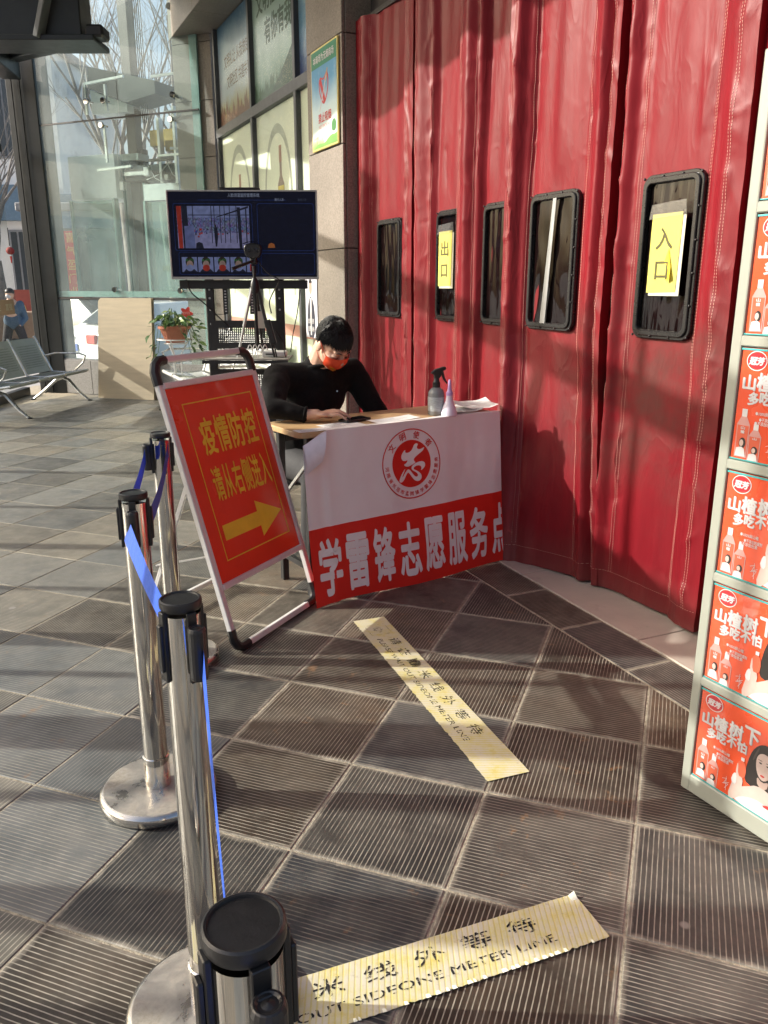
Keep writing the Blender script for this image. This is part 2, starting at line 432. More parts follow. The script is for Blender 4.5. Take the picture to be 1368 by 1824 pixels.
for dist, i, j, c, cl in single:
    odd = (i + j) % 2
    rot = GROT + (math.pi / 2 if odd else 0) + (math.pi if rg_.random() < .5 else 0)
    gp = c.x + .12 * (c.y - 3) ; grey = gp < -.95 + rg_.uniform(-.45, .45)
    if cl is None:
        o = bpy.data.objects.new('tile', full_g if grey else full_me); col.objects.link(o)
    else:
        M2 = Matrix.Rotation(-rot, 2)
        o = tile_mesh([M2 @ (p - c) for p in cl]).build('tile', slate_m)
    o.parent = floor; o.location = (c.x, c.y, rg_.uniform(-.0006, .0009))
    o.rotation_euler = (rg_.uniform(-.0014, .0014), rg_.uniform(-.0014, .0014), rot)
for odd in (0, 1):
    mb = MB(); rot = GROT + (math.pi / 2 if odd else 0); M2 = Matrix.Rotation(-rot, 2)
    for dist, i, j, c, cl in cands:
        if (i, j) in ids or (i + j) % 2 != odd: continue
        poly = cl or [c + DA * a + DB * b for a, b in ((-h, -h), (h, -h), (h, h), (-h, h))]
        q = GO + (DA - DB) * TS / 2
        mb.add(*(lambda t_: (t_.v, t_.f))(tile_mesh([M2 @ (p - q) for p in poly])))
    o = stuff(mb.build('far_floor_tiles', slate_g, floor)); o.location = (q.x, q.y, 0); o.rotation_euler = (0, 0, rot)
# border band of small slabs, then the beige threshold
border = struct(MB().slab([tuple(NB * q + UB * a) for q, a in ((1.952, -4.7), (1.952, 1.6), (2.174, 1.6), (2.174, -4.7))], -.02, -.0016).build('border_band', grout_m))
brot = math.atan2(UB.y, UB.x); nb0, nb1 = 1.955, 2.170
tlist = [-4.62 + .413 * k for k in range(16)]
for k, a0 in enumerate(tlist[:-1]):
    a1 = tlist[k + 1]; c = NB * ((nb0 + nb1) / 2) + UB * ((a0 + a1) / 2)
    hx = (a1 - a0) / 2 - g; hy = (nb1 - nb0) / 2 - g
    if rg_.random() < .5:
        me = tile_mesh([(-hy, -hx), (hy, -hx), (hy, hx), (-hy, hx)]); rot = brot - math.pi / 2
    else:
        me = tile_mesh([(-hx, -hy), (hx, -hy), (hx, hy), (-hx, hy)]); rot = brot + math.pi * (rg_.random() < .5)
    o = me.build('border_slab', slate_m, border); o.location = (c.x, c.y, rg_.uniform(-.001, .001)); o.rotation_euler = (0, 0, rot)
thresh = struct(MB().slab([tuple(NB * q + UB * a) for q, a in ((2.176, -4.95), (2.176, 1.4), (3.3, 1.4), (3.3, -4.95))], -.05, -.0016).build('threshold', grout_m))
aa = [-4.9, -4.05, -3.18, -2.33, -1.52, -.7, .3, 1.3]
for k in range(len(aa) - 1):
    mb = MB(); n0 = 2.176; n1 = 3.6
    jag = [NB * n0 + UB * (aa[k] + .003 + (aa[k + 1] - aa[k] - .006) * q / 6) + NB * (rg_.uniform(-.004, .004) if 0 < q < 6 else 0) for q in range(7)]
    poly = [tuple(p) for p in jag] + [tuple(NB * n1 + UB * (aa[k + 1] - .003)), tuple(NB * n1 + UB * (aa[k] + .003))]
    mb.slab(poly, -.03, .004 + rg_.uniform(-.0008, .0008)); mb.build('threshold_slab', sill_m, thresh, bevel=.0025)

# ---- stone, shop front
granite = None
def granite_mat(name, c1, c2, c3):
    m, t, b = newmat(name)
    tc = N(t, 'ShaderNodeTexCoord')
    v = N(t, 'ShaderNodeTexVoronoi', Scale=150.0); t.links.new(tc.outputs['Object'], v.inputs['Vector'])
    n = N(t, 'ShaderNodeTexNoise', Scale=70, Detail=5, Roughness=.7); t.links.new(tc.outputs['Object'], n.inputs['Vector'])
    n2 = N(t, 'ShaderNodeTexNoise', Scale=2.2, Detail=5); t.links.new(tc.outputs['Object'], n2.inputs['Vector'])
    s = N(t, 'ShaderNodeSeparateColor'); t.links.new(v.outputs['Color'], s.inputs[0])
    a = ramp(t, s.outputs[0], [(0, c1), (.45, c2), (.85, c3), (1, (.12, .10, .09, 1))])
    a = mixc(t, .45, a, ramp(t, n.outputs[0], [(.35, c1), (.65, c3)]))
    a = mixc(t, 1.0, a, ramp(t, n2.outputs[0], [(.3, (.82,) * 3), (.7, (1.08,) * 3)]), 'MULTIPLY')
    t.links.new(a, b.inputs['Base Color']); b.inputs['Roughness'].default_value = .5
    bp = N(t, 'ShaderNodeBump', Strength=.15, Distance=.002); t.links.new(n.outputs[0], bp.inputs['Height']); t.links.new(bp.outputs[0], b.inputs['Normal'])
    return m
granite = granite_mat('pinkish beige granite', (.15, .127, .106, 1), (.238, .206, .173, 1), (.30, .262, .224, 1))
granite_g = granite_mat('grey granite', (.16, .16, .155, 1), (.24, .24, .235, 1), (.32, .315, .31, 1))
joint_m = mat('dark joint', (.02, .02, .02), .8)
def clad(name, label, cat, loc, rz, faces, core):
    """stone pillar: dark core carrying separate stone slabs. faces: (axis, fixed, a0, a1, zlist)"""
    th = thing(name, label, cat, loc, rz)
    MB().span(*core).build('core', joint_m, th)
    for ax, fx, a0, a1, zs, dr in faces:
        for z0, z1 in zip(zs[:-1], zs[1:]):
            mb = MB()
            if ax == 'y': mb.span((a0 + .002, fx, z0 + .003), (a1 - .002, fx + dr * .022, z1 - .003))
            else: mb.span((fx, a0 + .002, z0 + .003), (fx + dr * .022, a1 - .002, z1 - .003))
            mb.build('stone_slab', granite, th, bevel=.0025)
    return th
zs1 = [.004, .28, .97, 1.645, 2.335, 3.02, 3.70, 4.4]; zs2 = [.004, .28, 1.645, 3.02, 4.4]
clad('stone_pillar', 'beige granite pillar between the poster windows and the red curtain', 'pillar', WP, WROT,
     [('y', -.165, -4.02, -3.345, zs1, 1), ('x', -3.345, -.140, .30, zs2, -1)], ((-3.98, -.143, .004), (-3.368, .3, 4.4)))
EP = Vector((-3.94, 10.665, 0)); EROT = math.atan2(-.406, .914)
clad('stone_pillar', 'beige granite pillar at the corner of the glass lift shaft, behind the potted plant', 'pillar', (-1.885, 9.80, 0), EROT,
     [('y', 0, -.52, .0, [.004, .50, 1.05, 1.62, 2.19, 2.78, 3.36, 3.94, 4.4], 1), ('x', 0, .026, .35, [.004, 1.05, 2.19, 3.36, 4.4], -1)], ((-.515, .022, .004), (-.024, .35, 4.4)))

sf = thing('shop_front', 'glazed shop front with printed posters above pale frosted panels, dark mullions', 'shop front', WP, WROT)
mull_m = mat('dark grey mullion', (.075, .078, .088), .4, var=.12)
film_m = mat('pale green frosted film', (.74, .80, .64), .35, var=.03, scale=2)
pinkfilm = mat('pink printed stripe', (.60, .30, .24), .35, var=.03)
def poster_mat(name, stops, splash, scale=3.0):
    m, t, b = newmat(name)
    tc = N(t, 'ShaderNodeTexCoord'); sp = N(t, 'ShaderNodeSeparateXYZ'); t.links.new(tc.outputs['Generated'], sp.inputs[0])
    n = N(t, 'ShaderNodeTexNoise', Scale=scale, Detail=7, Roughness=.65); t.links.new(tc.outputs['Object'], n.inputs['Vector'])
    f = mth(t, 'ADD', sp.outputs[2], mth(t, 'MULTIPLY', mth(t, 'SUBTRACT', n.outputs[0], .5), .5))
    c = ramp(t, f, stops)
    n2 = N(t, 'ShaderNodeTexNoise', Scale=scale * 4, Detail=5, Roughness=.7); t.links.new(tc.outputs['Object'], n2.inputs['Vector'])
    c = mixc(t, ramp(t, n2.outputs[0], [(.55, (0,) * 3), (.75, (.35,) * 3)]), c, splash)
    t.links.new(c, b.inputs['Base Color']); b.inputs['Roughness'].default_value = .3
    return m
pA = poster_mat('blue and orange civic poster', [(.02, (.50, .16, .08, 1)), (.14, (.45, .40, .18, 1)), (.30, (.46, .52, .58, 1)), (.62, (.36, .47, .58, 1)), (.95, (.05, .17, .32, 1))], (.55, .58, .60, 1))
pB = poster_mat('green landscape poster', [(.05, (.08, .20, .11, 1)), (.22, (.20, .36, .28, 1)), (.45, (.40, .56, .52, 1)), (.95, (.32, .47, .42, 1))], (.48, .60, .54, 1))
pC = poster_mat('blue poster', [(.05, (.03, .07, .24, 1)), (.35, (.10, .26, .44, 1)), (.7, (.20, .34, .46, 1)), (1, (.16, .27, .38, 1))], (.45, .52, .46, 1), 4)
bays = [(-7.235, -6.005), (-5.955, -4.755), (-4.705, -3.60)]
for k, (a, b_) in enumerate(bays):
    MB().span((a, .03, 3.03), (b_, .045, 4.0)).build('poster', (pA, pB, pC)[k], sf)
    MB().span((a, .03, 1.035), (b_, .045, 2.93)).build('frosted_panel', film_m, sf)
    MB().span((a, .03, .93), (b_, .045, 1.033)).build('pink_stripe', pinkfilm, sf)
    MB().span((a, .03, .02), (b_, .045, .928)).build('lower_panel', film_m, sf)
for a in (-7.26, -5.98, -4.73):
    MB().span((a - .028, -.015, .01), (a + .028, .06, 4.0)).build('mullion', mull_m, sf, bevel=.003)
MB().span((-7.3, -.018, 2.935), (-3.7, .06, 3.025)).build('transom', mull_m, sf, bevel=.003)
MB().span((-7.3, .06, .0), (-3.4, .12, 4.4)).build('backing', joint_m, sf)
sh_g = glass('shop glass', (.98, .99, .98), .14, film=.02)
MB().span((-7.25, .012, .01), (-3.7, .018, 4.0)).build('pane', sh_g, sf)
dark_green = mat('dark green print', (.03, .09, .055), .4); dusk_brown = mat('brown print', (.16, .10, .08), .4)
arch_m = mat('grey line print', (.36, .40, .32), .4); wine_m = mat('brown bottle print', (.25, .19, .15), .4); label_m = mat('yellow label print', (.62, .52, .09), .4)
text('lettering', '文明礼让 从我做起', dusk_brown, sf, (-7.0, 3.56, -6.10, 3.69), y=.028, bold=.01)
text('lettering', '文明社区 共建共享', dusk_brown, sf, (-6.92, 3.36, -6.08, 3.49), y=.028, bold=.01)
text('lettering', '文明社区', dark_green, sf, (-5.82, 3.74, -5.05, 3.95), y=.028, bold=.03)
text('lettering', '有你有我', dark_green, sf, (-5.60, 3.47, -4.86, 3.69), y=.028, bold=.03)
text('lettering', '美丽家园', mat('navy print', (.02, .03, .05), .4), sf, (-4.40, 3.38, -3.7, 3.52), y=.028, bold=.01)
# skyline silhouettes on the posters
for k, (a, b_) in enumerate(bays[:2]):
    r3 = random.Random(k + 5); pts = [(a, 3.032)]; x = a
    while x < b_ - .04:
        hgt = .06 + .16 * r3.random() * (1 if k else 1.2); wd = r3.uniform(.02, .07)
        pts += [(x, 3.03 + hgt * .7), (x + wd / 2, 3.03 + hgt), (x + wd, 3.03 + hgt * .6)]; x += wd
    pts += [(b_, 3.032)]
    flat('skyline', pts, (mat('rust skyline print', (.22, .09, .05), .4), mat('green skyline print', (.06, .14, .09), .4))[k], sf, y=.028)
flat('hill', [(-5.95, 3.032)] + [(-5.6 + i * .07, 3.05 + .30 * (i / 11) ** 1.5) for i in range(12)] + [(-4.757, 3.42), (-4.757, 3.032)], mat('dark hill print', (.045, .10, .07), .4), sf, y=.0265)
for cx, sc in ((-6.62, 1.0), (-5.35, 1.0), (-4.05, 1.0)):
    out = [(cx - .40, 1.3)] + [(cx + .40 * math.cos(R(180 - 180 * i / 20)), 2.15 + .64 * math.sin(R(180 - 180 * i / 20))) for i in range(21)] + [(cx + .40, 1.3)]
    inn = [(cx + .36 * math.cos(R(180 * i / 20)), 2.15 + .56 * math.sin(R(180 * i / 20))) for i in range(21)]
    flat('arch_outline', out + [(cx + .36, 1.3)] + inn + [(cx - .36, 1.3)], arch_m, sf, y=.0285)
for cx, z0, top in ((-6.60, 1.5, 2.50), (-5.27, 1.6, 2.60)):
    bw = .09
    flat('bottle_print', [(cx - bw, z0), (cx + bw, z0), (cx + bw, top - .33), (cx + .03, top - .25), (cx + .03, top - .1), (cx - .03, top - .1), (cx - .03, top - .25), (cx - bw, top - .33)], wine_m, sf, y=.0285)
    flat('bottle_label', [(cx - bw + .004, top - .8), (cx + bw - .004, top - .8), (cx + bw - .004, top - .34), (cx - bw + .004, top - .34)], label_m, sf, y=.0275)
    flat('bottle_cap', [(cx - .036, top - .14), (cx + .036, top - .14), (cx + .036, top), (cx - .036, top)], mat('brick print', (.34, .17, .11), .4), sf, y=.0275)
# stone header above the posters and wall over the curtain
hd = thing('stone_header', 'beige stone lintel over the poster windows', 'lintel', WP, WROT)
for a in range(4):
    MB().span((-7.9 + a * 1.15, -.34, 4.012), (-7.9 + a * 1.15 + 1.144, .05, 4.395)).build('stone_slab', granite, hd, bevel=.003)
wm = mat('dark painted wall', (.035, .03, .03), .7)
cw = thing('curtain_header', 'dark wall panel above the red door curtain', 'wall', WP, WROT)
MB().span((-3.343, .05, 3.07), (3.2, .16, 4.4)).build('panel', wm, cw); MB().span((.9, .05, .004), (3.2, .16, 3.07)).build('side_panel', wm, cw)
MB().bar((-3.34, .0, 3.10), (3.0, .0, 3.10), .03, .03).build('rail', black_metal, cw)
back = MB(); back.span((-3.4, 2.6, 0), (3.2, 2.7, 4.4)); back.span((-3.45, .35, 0), (-3.35, 2.7, 4.4)); back.span((-3.4, .2, 4.4), (3.2, 2.7, 4.5)); back.span((3.2, .05, 0), (3.3, 2.7, 4.4))
tag(put('interior_wall', back.mesh('interior_wall'), mat('interior wall', (.10, .09, .09), .7)), 'dim lobby wall seen through the curtain windows', 'wall')
bo = bpy.data.objects['interior_wall']; bo.location = WP; bo.rotation_euler = (0, 0, WROT)
inf = MB().slab([tuple((wall_pt(a, y, 0)).xy) for a, y in ((-3.4, .30), (3.2, .30), (3.2, 2.65), (-3.4, 2.65))], -.35, -.03); struct(inf.build('interior_floor', mat('interior floor', (.2, .18, .16), .3)))
# canopy roof (unseen; outlined to shade the curtain top, soffit paled to bounce light)
rp = [wall_pt(a, -2.98, 0).xy for a in (.7, -3.75)] + [Vector((-4.50, 7.0)), Vector((-4.52, 9.9)), wall_pt(-7.4, .4, 0).xy, wall_pt(.7, .4, 0).xy]
rf = MB(); rf.slab([tuple(p) for p in rp], 4.42, 4.60); tag(rf.build('canopy_roof', mat('canopy soffit', (.62, .62, .60), .6)), 'grey canopy slab overhead above the entrance', 'roof')

# ---- steel and glass wall on the left
lw = thing('window_wall', 'black steel framed window wall beside the metal bench on the left', 'window wall')
LX = lambda y: -4.58 + .06 * (8.92 - y)
LP = lambda y, z, o=0: Vector((LX(y) + o, y, z))
MB().box((-4.38, 10.95, 2.2), (.40, .30, 4.4), rot=Matrix.Rotation(R(-12), 3, 'Z')).build('column', grey_paint, lw, bevel=.008)
ridge = MB()
for o in (-.12, -.02): MB().box((-4.40 + o, 10.785, 2.2), (.03, .02, 4.4), rot=Matrix.Rotation(R(-12), 3, 'Z')).build('column_rib', grey_paint, lw)
for y in (8.1, 6.15, 5.15, 4.35, 3.72, 3.16, 2.86, 2.46, 2.12, 1.70, 1.42, 1.12, .75, .3, -.6):  # out of view; places and widths chosen to cast shade bands on the floor
    wd = {3.16: .13, 2.46: .20, 1.70: .15, 3.72: .05, 2.86: .045, 2.12: .05, 1.42: .05, 1.12: .12, 5.15: .06, .3: .05}.get(y, .09)
    MB().box(LP(y, 2.2), (.10, wd, 4.4)).build('post', grey_paint, lw, bevel=.004)
for z, hh in ((.05, .10), (2.98, .09), (3.78, .14)):
    MB().bar(LP(-.7, z), LP(10.6, z), .09, hh).build('rail', grey_paint, lw, bevel=.004)
wg = glass('window glass', (.90, .93, .92), 1.0, film=.06)
for a, b_ in ((10.6, 8.15), (8.05, 6.2), (6.1, 4.4), (4.3, 3.23), (3.09, 2.57), (2.35, 1.78), (1.62, .8)):
    for z0, z1 in ((.11, 2.93), (3.03, 3.70)):
        p, q = LP(a, z0), LP(b_, z0); mb = MB()
        mb.v = [tuple(p), tuple(q), (q.x, q.y, z1), (p.x, p.y, z1)]; mb.f = [(0, 1, 2, 3)]
        mb.build('pane', wg, lw, fix=False)
bandm = mat('tan printed glass band', (.42, .27, .17), .5, var=.05); bandt = mat('pale band lettering', (.58, .52, .36), .5)
p, q = LP(10.5, 1.0, .006), LP(8.2, 1.0, .006); mb = MB(); mb.v = [(p.x, p.y, 1.03), (q.x, q.y, 1.03), (q.x, q.y, 1.21), (p.x, p.y, 1.21)]; mb.f = [(0, 1, 2, 3)]
mb.build('printed_band', bandm, lw, fix=False)
for k, ss in enumerate(('富强', '民主', '文明', '和谐')):   # the band is printed to be read from outside
    ya = 10.42 - k * .36
    text('lettering', ss, bandt, lw, (0, 0, 1, 1), fn=lambda a, b, e, ya=ya: tuple(LP(ya - .21 * (1 - a), 1.08 + b * .085, .011 + e)), bold=.01)
# header beams at the upper left
bm_ = thing('canopy_beam', 'black steel canopy beam with angled bracket in the upper left corner', 'beam')
MB().span((-4.4, 7.85, 3.46), (-2.62, 8.15, 4.42)).build('beam', grey_paint, bm_, bevel=.01)
MB().span((-4.4, 7.78, 3.42), (-2.50, 8.22, 3.465)).build('flange', grey_paint, bm_, bevel=.006)
MB().bar((-2.98, 7.80, 3.44), (-2.62, 7.70, 4.42), .10, .05).build('bracket', mat('grey bracket', (.10, .11, .11), .4), bm_, bevel=.006)
MB().bar((-4.0, 7.76, 3.86), (-2.8, 7.76, 3.86), .03, .05).build('conduit', mat('grey bracket', (.10, .11, .11), .4), bm_, bevel=.006)
MB().box((-2.50, 7.9, 3.50), (.16, .2, .10)).build('end_cap', black_metal, bm_, bevel=.02)
MB().bar((-4.42, 10.6, 3.86), (-4.05, 8.0, 3.86), .22, .26).build('edge_beam', grey_paint, bm_, bevel=.01)
MB().bar((-4.4, 10.55, 3.98), (-2.62, 8.1, 3.55), .16, .14).build('brace', grey_paint, bm_, bevel=.008)
# ---- lift shaft of glass
lift = thing('lift_shaft', 'glass lift shaft with steel fittings and low granite plinth beside the plywood board', 'lift shaft', EP, EROT)
eg = glass('greenish shaft glass', (.84, .95, .93), .7, film=.26, filmcol=(.72, .84, .84, 1)); alu = mat('brushed aluminium', (.50, .52, .52), .35, metal=.8)  # milky film paints haze and brightness onto the shaft glass
edge_m = mat('green glass edge', (.22, .36, .34), .25, var=.08)
for z0, z1 in ((.455, 1.205), (1.235, 3.255), (3.275, 5.2)):
    for a, b_ in ((-.30, .93), (.94, 2.06)):
        mb = MB(); mb.v = [(a, 0, z0), (b_, 0, z0), (b_, 0, z1), (a, 0, z1)]; mb.f = [(0, 1, 2, 3)]; mb.build('pane', eg, lift, fix=False)
for a in range(5): MB().span((-.32 + a * .475, -.02, .004), (-.32 + a * .475 + .471, .12, .435)).build('plinth_slab', granite_g, lift, bevel=.003)
MB().span((-.32, -.01, .436), (2.06, .11, .452)).build('sill', granite_g, lift, bevel=.002)
MB().span((-.30, -.006, 1.206), (2.06, .012, 1.232)).build('joint_bar', black_metal, lift)
MB().span((-.30, -.006, 3.256), (2.06, .012, 3.272)).build('joint_bar', black_metal, lift)
MB().span((1.96, .02, .45), (2.06, .14, 5.2)).build('edge_profile', edge_m, lift)
MB().span((-.30, .03, 1.24), (2.0, .05, 1.31)).build('lower_channel', edge_m, lift)
pwhite_ = mat('white switch plastic', (.72, .72, .70), .4); wcable_ = mat('pale wire', (.6, .6, .58), .5)
for x, z in ((.47, 3.47), (.72, 3.46), (.66, 3.20), (1.72, 3.44), (1.67, 3.19), (1.75, 4.31), (.65, 1.33), (1.65, 1.32)):
    mb = MB(); mb.lathe([(.0, 0), (.032, 0), (.036, .006), (.036, .02), (.012, .022), (.012, .12), (0, .12)], 14, M=Matrix.Translation((x, -.02, z)) @ Matrix.Rotation(R(-90), 4, 'X'))
    mb.build('glass_fitting', chrome, lift, smooth=False)
for p, q in (((1.75, .03, 4.31), (1.97, .10, 4.02)), ((1.67, .03, 3.19), (1.97, .10, 3.34)), ((1.72, .03, 3.44), (1.97, .10, 3.34)), ((.72, .05, 3.36), (.72, .05, 3.64)), ((.42, .05, 3.34), (.42, .05, 3.68)), ((.42, .05, 3.67), (1.0, .05, 3.70)), ((.66, .05, 3.20), (.66, .05, 2.80)), ((.50, .05, 2.72), (1.02, .05, 2.74)), ((1.40, .05, 3.66), (1.97, .10, 3.68)), ((1.55, .05, 3.28), (1.97, .1, 3.29)), ((1.60, .05, 2.90), (1.97, .1, 2.88))):
    MB().bar(p, q, .026, .026).build('bracket_arm', alu, lift)
car = thing('lift_car', 'pale lift car machinery and dark guide rails inside the glass shaft', 'lift', EP, EROT)
pale = mat('pale lift panel', (.74, .79, .79), .4, var=.05); dkst = mat('dark lift steel', (.022, .026, .027), .45); gst = mat('greenish steel', (.22, .29, .28), .4)
tglass = glass('lift car glass', (.62, .78, .75), .8, film=.35, filmcol=(.55, .70, .68, 1)); ylw = mat('yellow lift beam', (.50, .34, .06), .5)
for x0, x1, y0, y1, z0, z1, m_, nm in (
    (-.25, .50, .35, .80, 2.43, 2.95, pale, 'top_box'), (-.27, .45, .36, .37, 1.28, 2.42, tglass, 'glass_panel'), (-.285, -.26, .34, .40, 1.26, 2.43, edge_m, 'glass_edge'), (.42, .46, .34, .42, 1.26, 2.43, edge_m, 'glass_edge'),
    (.92, 1.46, .35, .80, 2.38, 2.57, pale, 'motor_box'), (.94, 1.44, .36, .37, 1.30, 2.37, tglass, 'glass_panel'), (.90, .94, .34, .42, 1.28, 2.38, edge_m, 'glass_edge'), (1.0, 1.4, .5, .53, 1.55, 1.62, ylw, 'yellow_rail'),
    (.95, 1.40, .50, .62, 3.02, 3.20, ylw, 'yellow_beam'), (1.22, 1.62, .44, .6, 2.94, 3.06, ylw, 'yellow_beam'), (.60, 1.50, .40, .70, 2.62, 2.80, dkst, 'cross_beam'), (.55, .84, .40, .6, 2.86, 2.94, gst, 'cross_beam'),
    (.60, .74, .5, .62, 1.25, 5.6, dkst, 'guide_rail'), (.50, .56, .46, .56, 1.25, 2.9, gst, 'guide_rail'), (.78, .83, .5, .6, 1.25, 3.0, dkst, 'guide_rail'), (.85, .88, .42, .5, 1.25, 2.6, gst, 'guide_rail'),
    (1.18, 1.30, 1.2, 1.35, 3.5, 5.8, mat('pale column', (.66, .66, .64), .5), 'column'), (1.26, 1.31, 1.0, 1.06, 3.2, 5.8, gst, 'pipe'),
    (1.18, 1.22, .35, .43, 2.58, 3.3, alu, 'bracket'), (1.45, 1.49, .3, .38, 2.55, 3.4, alu, 'bracket'), (.62, 1.0, .36, .42, 2.68, 2.73, alu, 'bracket'), (1.20, 1.55, .30, .38, 2.86, 2.89, alu, 'bracket'),
    (.98, 1.06, .30, .36, 2.66, 2.76, pwhite_, 'switch_box'), (1.30, 1.36, .28, .34, 2.60, 2.66, pwhite_, 'switch_box'), (.56, .62, .34, .40, 2.52, 2.62, pwhite_, 'switch_box'), (1.05, 1.48, .32, .36, 2.82, 2.85, dkst, 'conduit')):
    MB().span((x0, y0, z0), (x1, y1, z1)).build(nm, m_, car, bevel=.004)
MB().prism([(.19, 3.70), (.21, 3.94), (1.20, 3.70), (1.20, 3.56), (.75, 3.50)], .35, .80).build('hood', dkst, car)
MB().prism([(.19, 3.42), (.19, 3.69), (.74, 3.49), (.74, 3.40)], .38, .78).build('side_plate', pale, car)
for k in range(5): MB().tube([(.79 + k * .028, .56, 5.6), (.79 + k * .028, .56, 3.3)], .006, 6).build('cable', black_metal, car)
for k, (xa, za, xb, zb) in enumerate(((1.0, 2.62, 1.4, 2.84), (1.02, 2.80, 1.25, 2.58), (1.3, 2.84, 1.5, 2.60), (.58, 2.62, .60, 3.35))): MB().tube([(xa, .33, za), ((xa + xb) / 2, .32, (za + zb) / 2 - .06), (xb, .33, zb)], .006, 5).build('loose_wire', wcable_, car, smooth=True)
# ================================================================== THE STREET OUTSIDE (ground 0.35 m lower)
GZ = -.35
wallw = mat('pale render', (.80, .79, .77), .8, var=.08, scale=1.5, dirt=((.25, .24, .22, 1), 1.2, .55, .5)); wallg = mat('grey brick', (.40, .39, .38), .85, var=.2, scale=3, bump=.4, bscale=10)
roofm = mat('grey roof edge', (.22, .23, .24), .7); winm = mat('dark window glass', (.04, .05, .06), .12, spec=.6); redb = mat('red banner cloth', (.50, .035, .02), .6); goldt = mat('gold lettering', (.6, .38, .08), .5)
redpost = mat('red poster', (.30, .06, .04), .6)
def house(label, x0, x1, y, hgt, wm_, floors, ncol, shop=None):
    th = thing('building', label, 'building', ((x0 + x1) / 2, y, GZ)); wd = x1 - x0
    MB().span((-wd / 2, 0, 0), (wd / 2, 6, hgt)).build('wall', wm_, th)
    rf_ = MB(); rf_.span((-wd / 2 - .15, -.35, hgt), (wd / 2 + .15, 6.1, hgt + .22)); rf_.build('roof', roofm, th, bevel=.03)
    fh = hgt / floors
    for f in range(floors):
        for c in range(ncol):
            cx = -wd / 2 + wd * (c + .5) / ncol; ww = wd / ncol * .55
            w_ = MB().span((cx - ww / 2, -.04, f * fh + fh * .3), (cx + ww / 2, .06, f * fh + fh * .82)).build('window', roofm, th)
            MB().span((cx - ww / 2 + .06, -.055, f * fh + fh * .3 + .06), (cx - .03, -.045, f * fh + fh * .82 - .06)).build('pane', winm, w_)
            MB().span((cx + .03, -.055, f * fh + fh * .3 + .06), (cx + ww / 2 - .06, -.045, f * fh + fh * .82 - .06)).build('pane', winm, w_)
    if shop: MB().span((-wd / 2 + .2, -.30, fh * .88), (wd / 2 - .2, -.02, fh * 1.12)).build('shop_sign', shop, th, bevel=.01)
    return th
house('pale rendered two-storey building across the street with a satellite dish on its roof', -12.9, -9.1, 24.5, 7.9, wallw, 2, 4, mat('blue shop sign', (.10, .17, .24), .5))
house('long grey brick building behind the bare tree at the left edge', -28, -13.2, 27, 7.0, wallg, 2, 9, mat('dull shop sign', (.25, .2, .16), .5))
house('low pale building beyond the glass lift shaft', -6.6, 3.0, 31, 5.2, wallw, 2, 7)
back_b = house('long beige building added unseen behind the viewer for the reflections', -30, 30, -27, 11, mat('beige render', (.55, .51, .46), .8, var=.1, scale=.6), 3, 18); back_b.rotation_euler.z = math.pi  # unseen, added to give grey-brown reflections and cut the blue ambient
side_b = house('grey brown building added out of view beyond the left side of the street', -20, 20, 0, 6, mat('brown brick', (.30, .25, .21), .85, var=.15, scale=1), 2, 12); side_b.location = (-52, -6, GZ); side_b.rotation_euler.z = R(90)  # out of view, added to darken what the steel posts mirror
dish = thing('satellite_dish', 'pale satellite dish on the roof of the two-storey building', 'dish', (-10.0, 24.6, 7.77))
MB().lathe([(0, .0), (.25, .05), (.42, .16), (.41, .17), (.24, .07), (0, .02)], 18, M=Matrix.Translation((0, 0, .62)) @ Matrix.Rotation(R(60), 4, 'Y')).build('bowl', mat('dish grey', (.55, .57, .58), .5), dish, smooth=True)
MB().tube([(0, 0, 0), (0, 0, .62)], .03).build('mast', roofm, dish)
def couplet(label, x, y, z0, z1, ww, s):
    t_ = thing('red_banner', label, 'banner', (x, y, z0), 0, 'red couplets on the shop walls')
    MB().span((-ww / 2, 0, 0), (ww / 2, .02, z1 - z0)).build('cloth', redb, t_)
    n = len(s)
    for k, ch in enumerate(s):
        hh = (z1 - z0) / n; text('lettering', ch, goldt, t_, (-ww * .32, (n - 1 - k) * hh + hh * .15, ww * .32, (n - k) * hh - hh * .12), y=-.004)
house('low grey shop row seen through the lift glass', -9.6, -5.0, 23.0, 3.6, wallg, 1, 5, mat('blue shop sign', (.10, .17, .24), .5))
couplet('red vertical couplet left of the pair seen through the lift glass', -8.75, 22.6, .32, 2.75, .38, '福星高照家兴旺')
couplet('red vertical couplet right of the pair seen through the lift glass', -8.35, 22.6, .32, 2.75, .38, '喜气盈门业兴隆')
couplet('red vertical couplet behind the bare tree trunk', -10.6, 21.7, 1.2, 3.0, .34, '吉祥如意')
t_ = thing('wall_poster', 'red and yellow poster on the shop wall beside the walking person', 'poster', (-9.55, 21.7, .3)); MB().span((-.35, 0, 0), (.35, .02, .95)).build('sheet', redpost, t_); flat('print', smoothpoly([(-.2, .2), (.2, .2), (.22, .6), (-.1, .7)]), goldt, t_, y=-.004)
lan = thing('lantern', 'small round red lantern hanging on the shop front', 'lantern', (-9.45, 21.4, 1.95)); MB().ball((0, 0, .25), (.10, .10, .095), 14, 8).build('shade', mat('dull red lantern', (.26, .03, .025), .7), lan, smooth=True); MB().tube([(0, 0, .37), (0, 0, .8)], .012).build('cord', black_metal, lan); MB().lathe([(.03, .12), (.012, -.05)], 8).build('tassel', redb, lan)
barkm = mat('pale plane tree bark', (.20, .185, .17), .8, var=.4, scale=6, bump=.5, bscale=20)
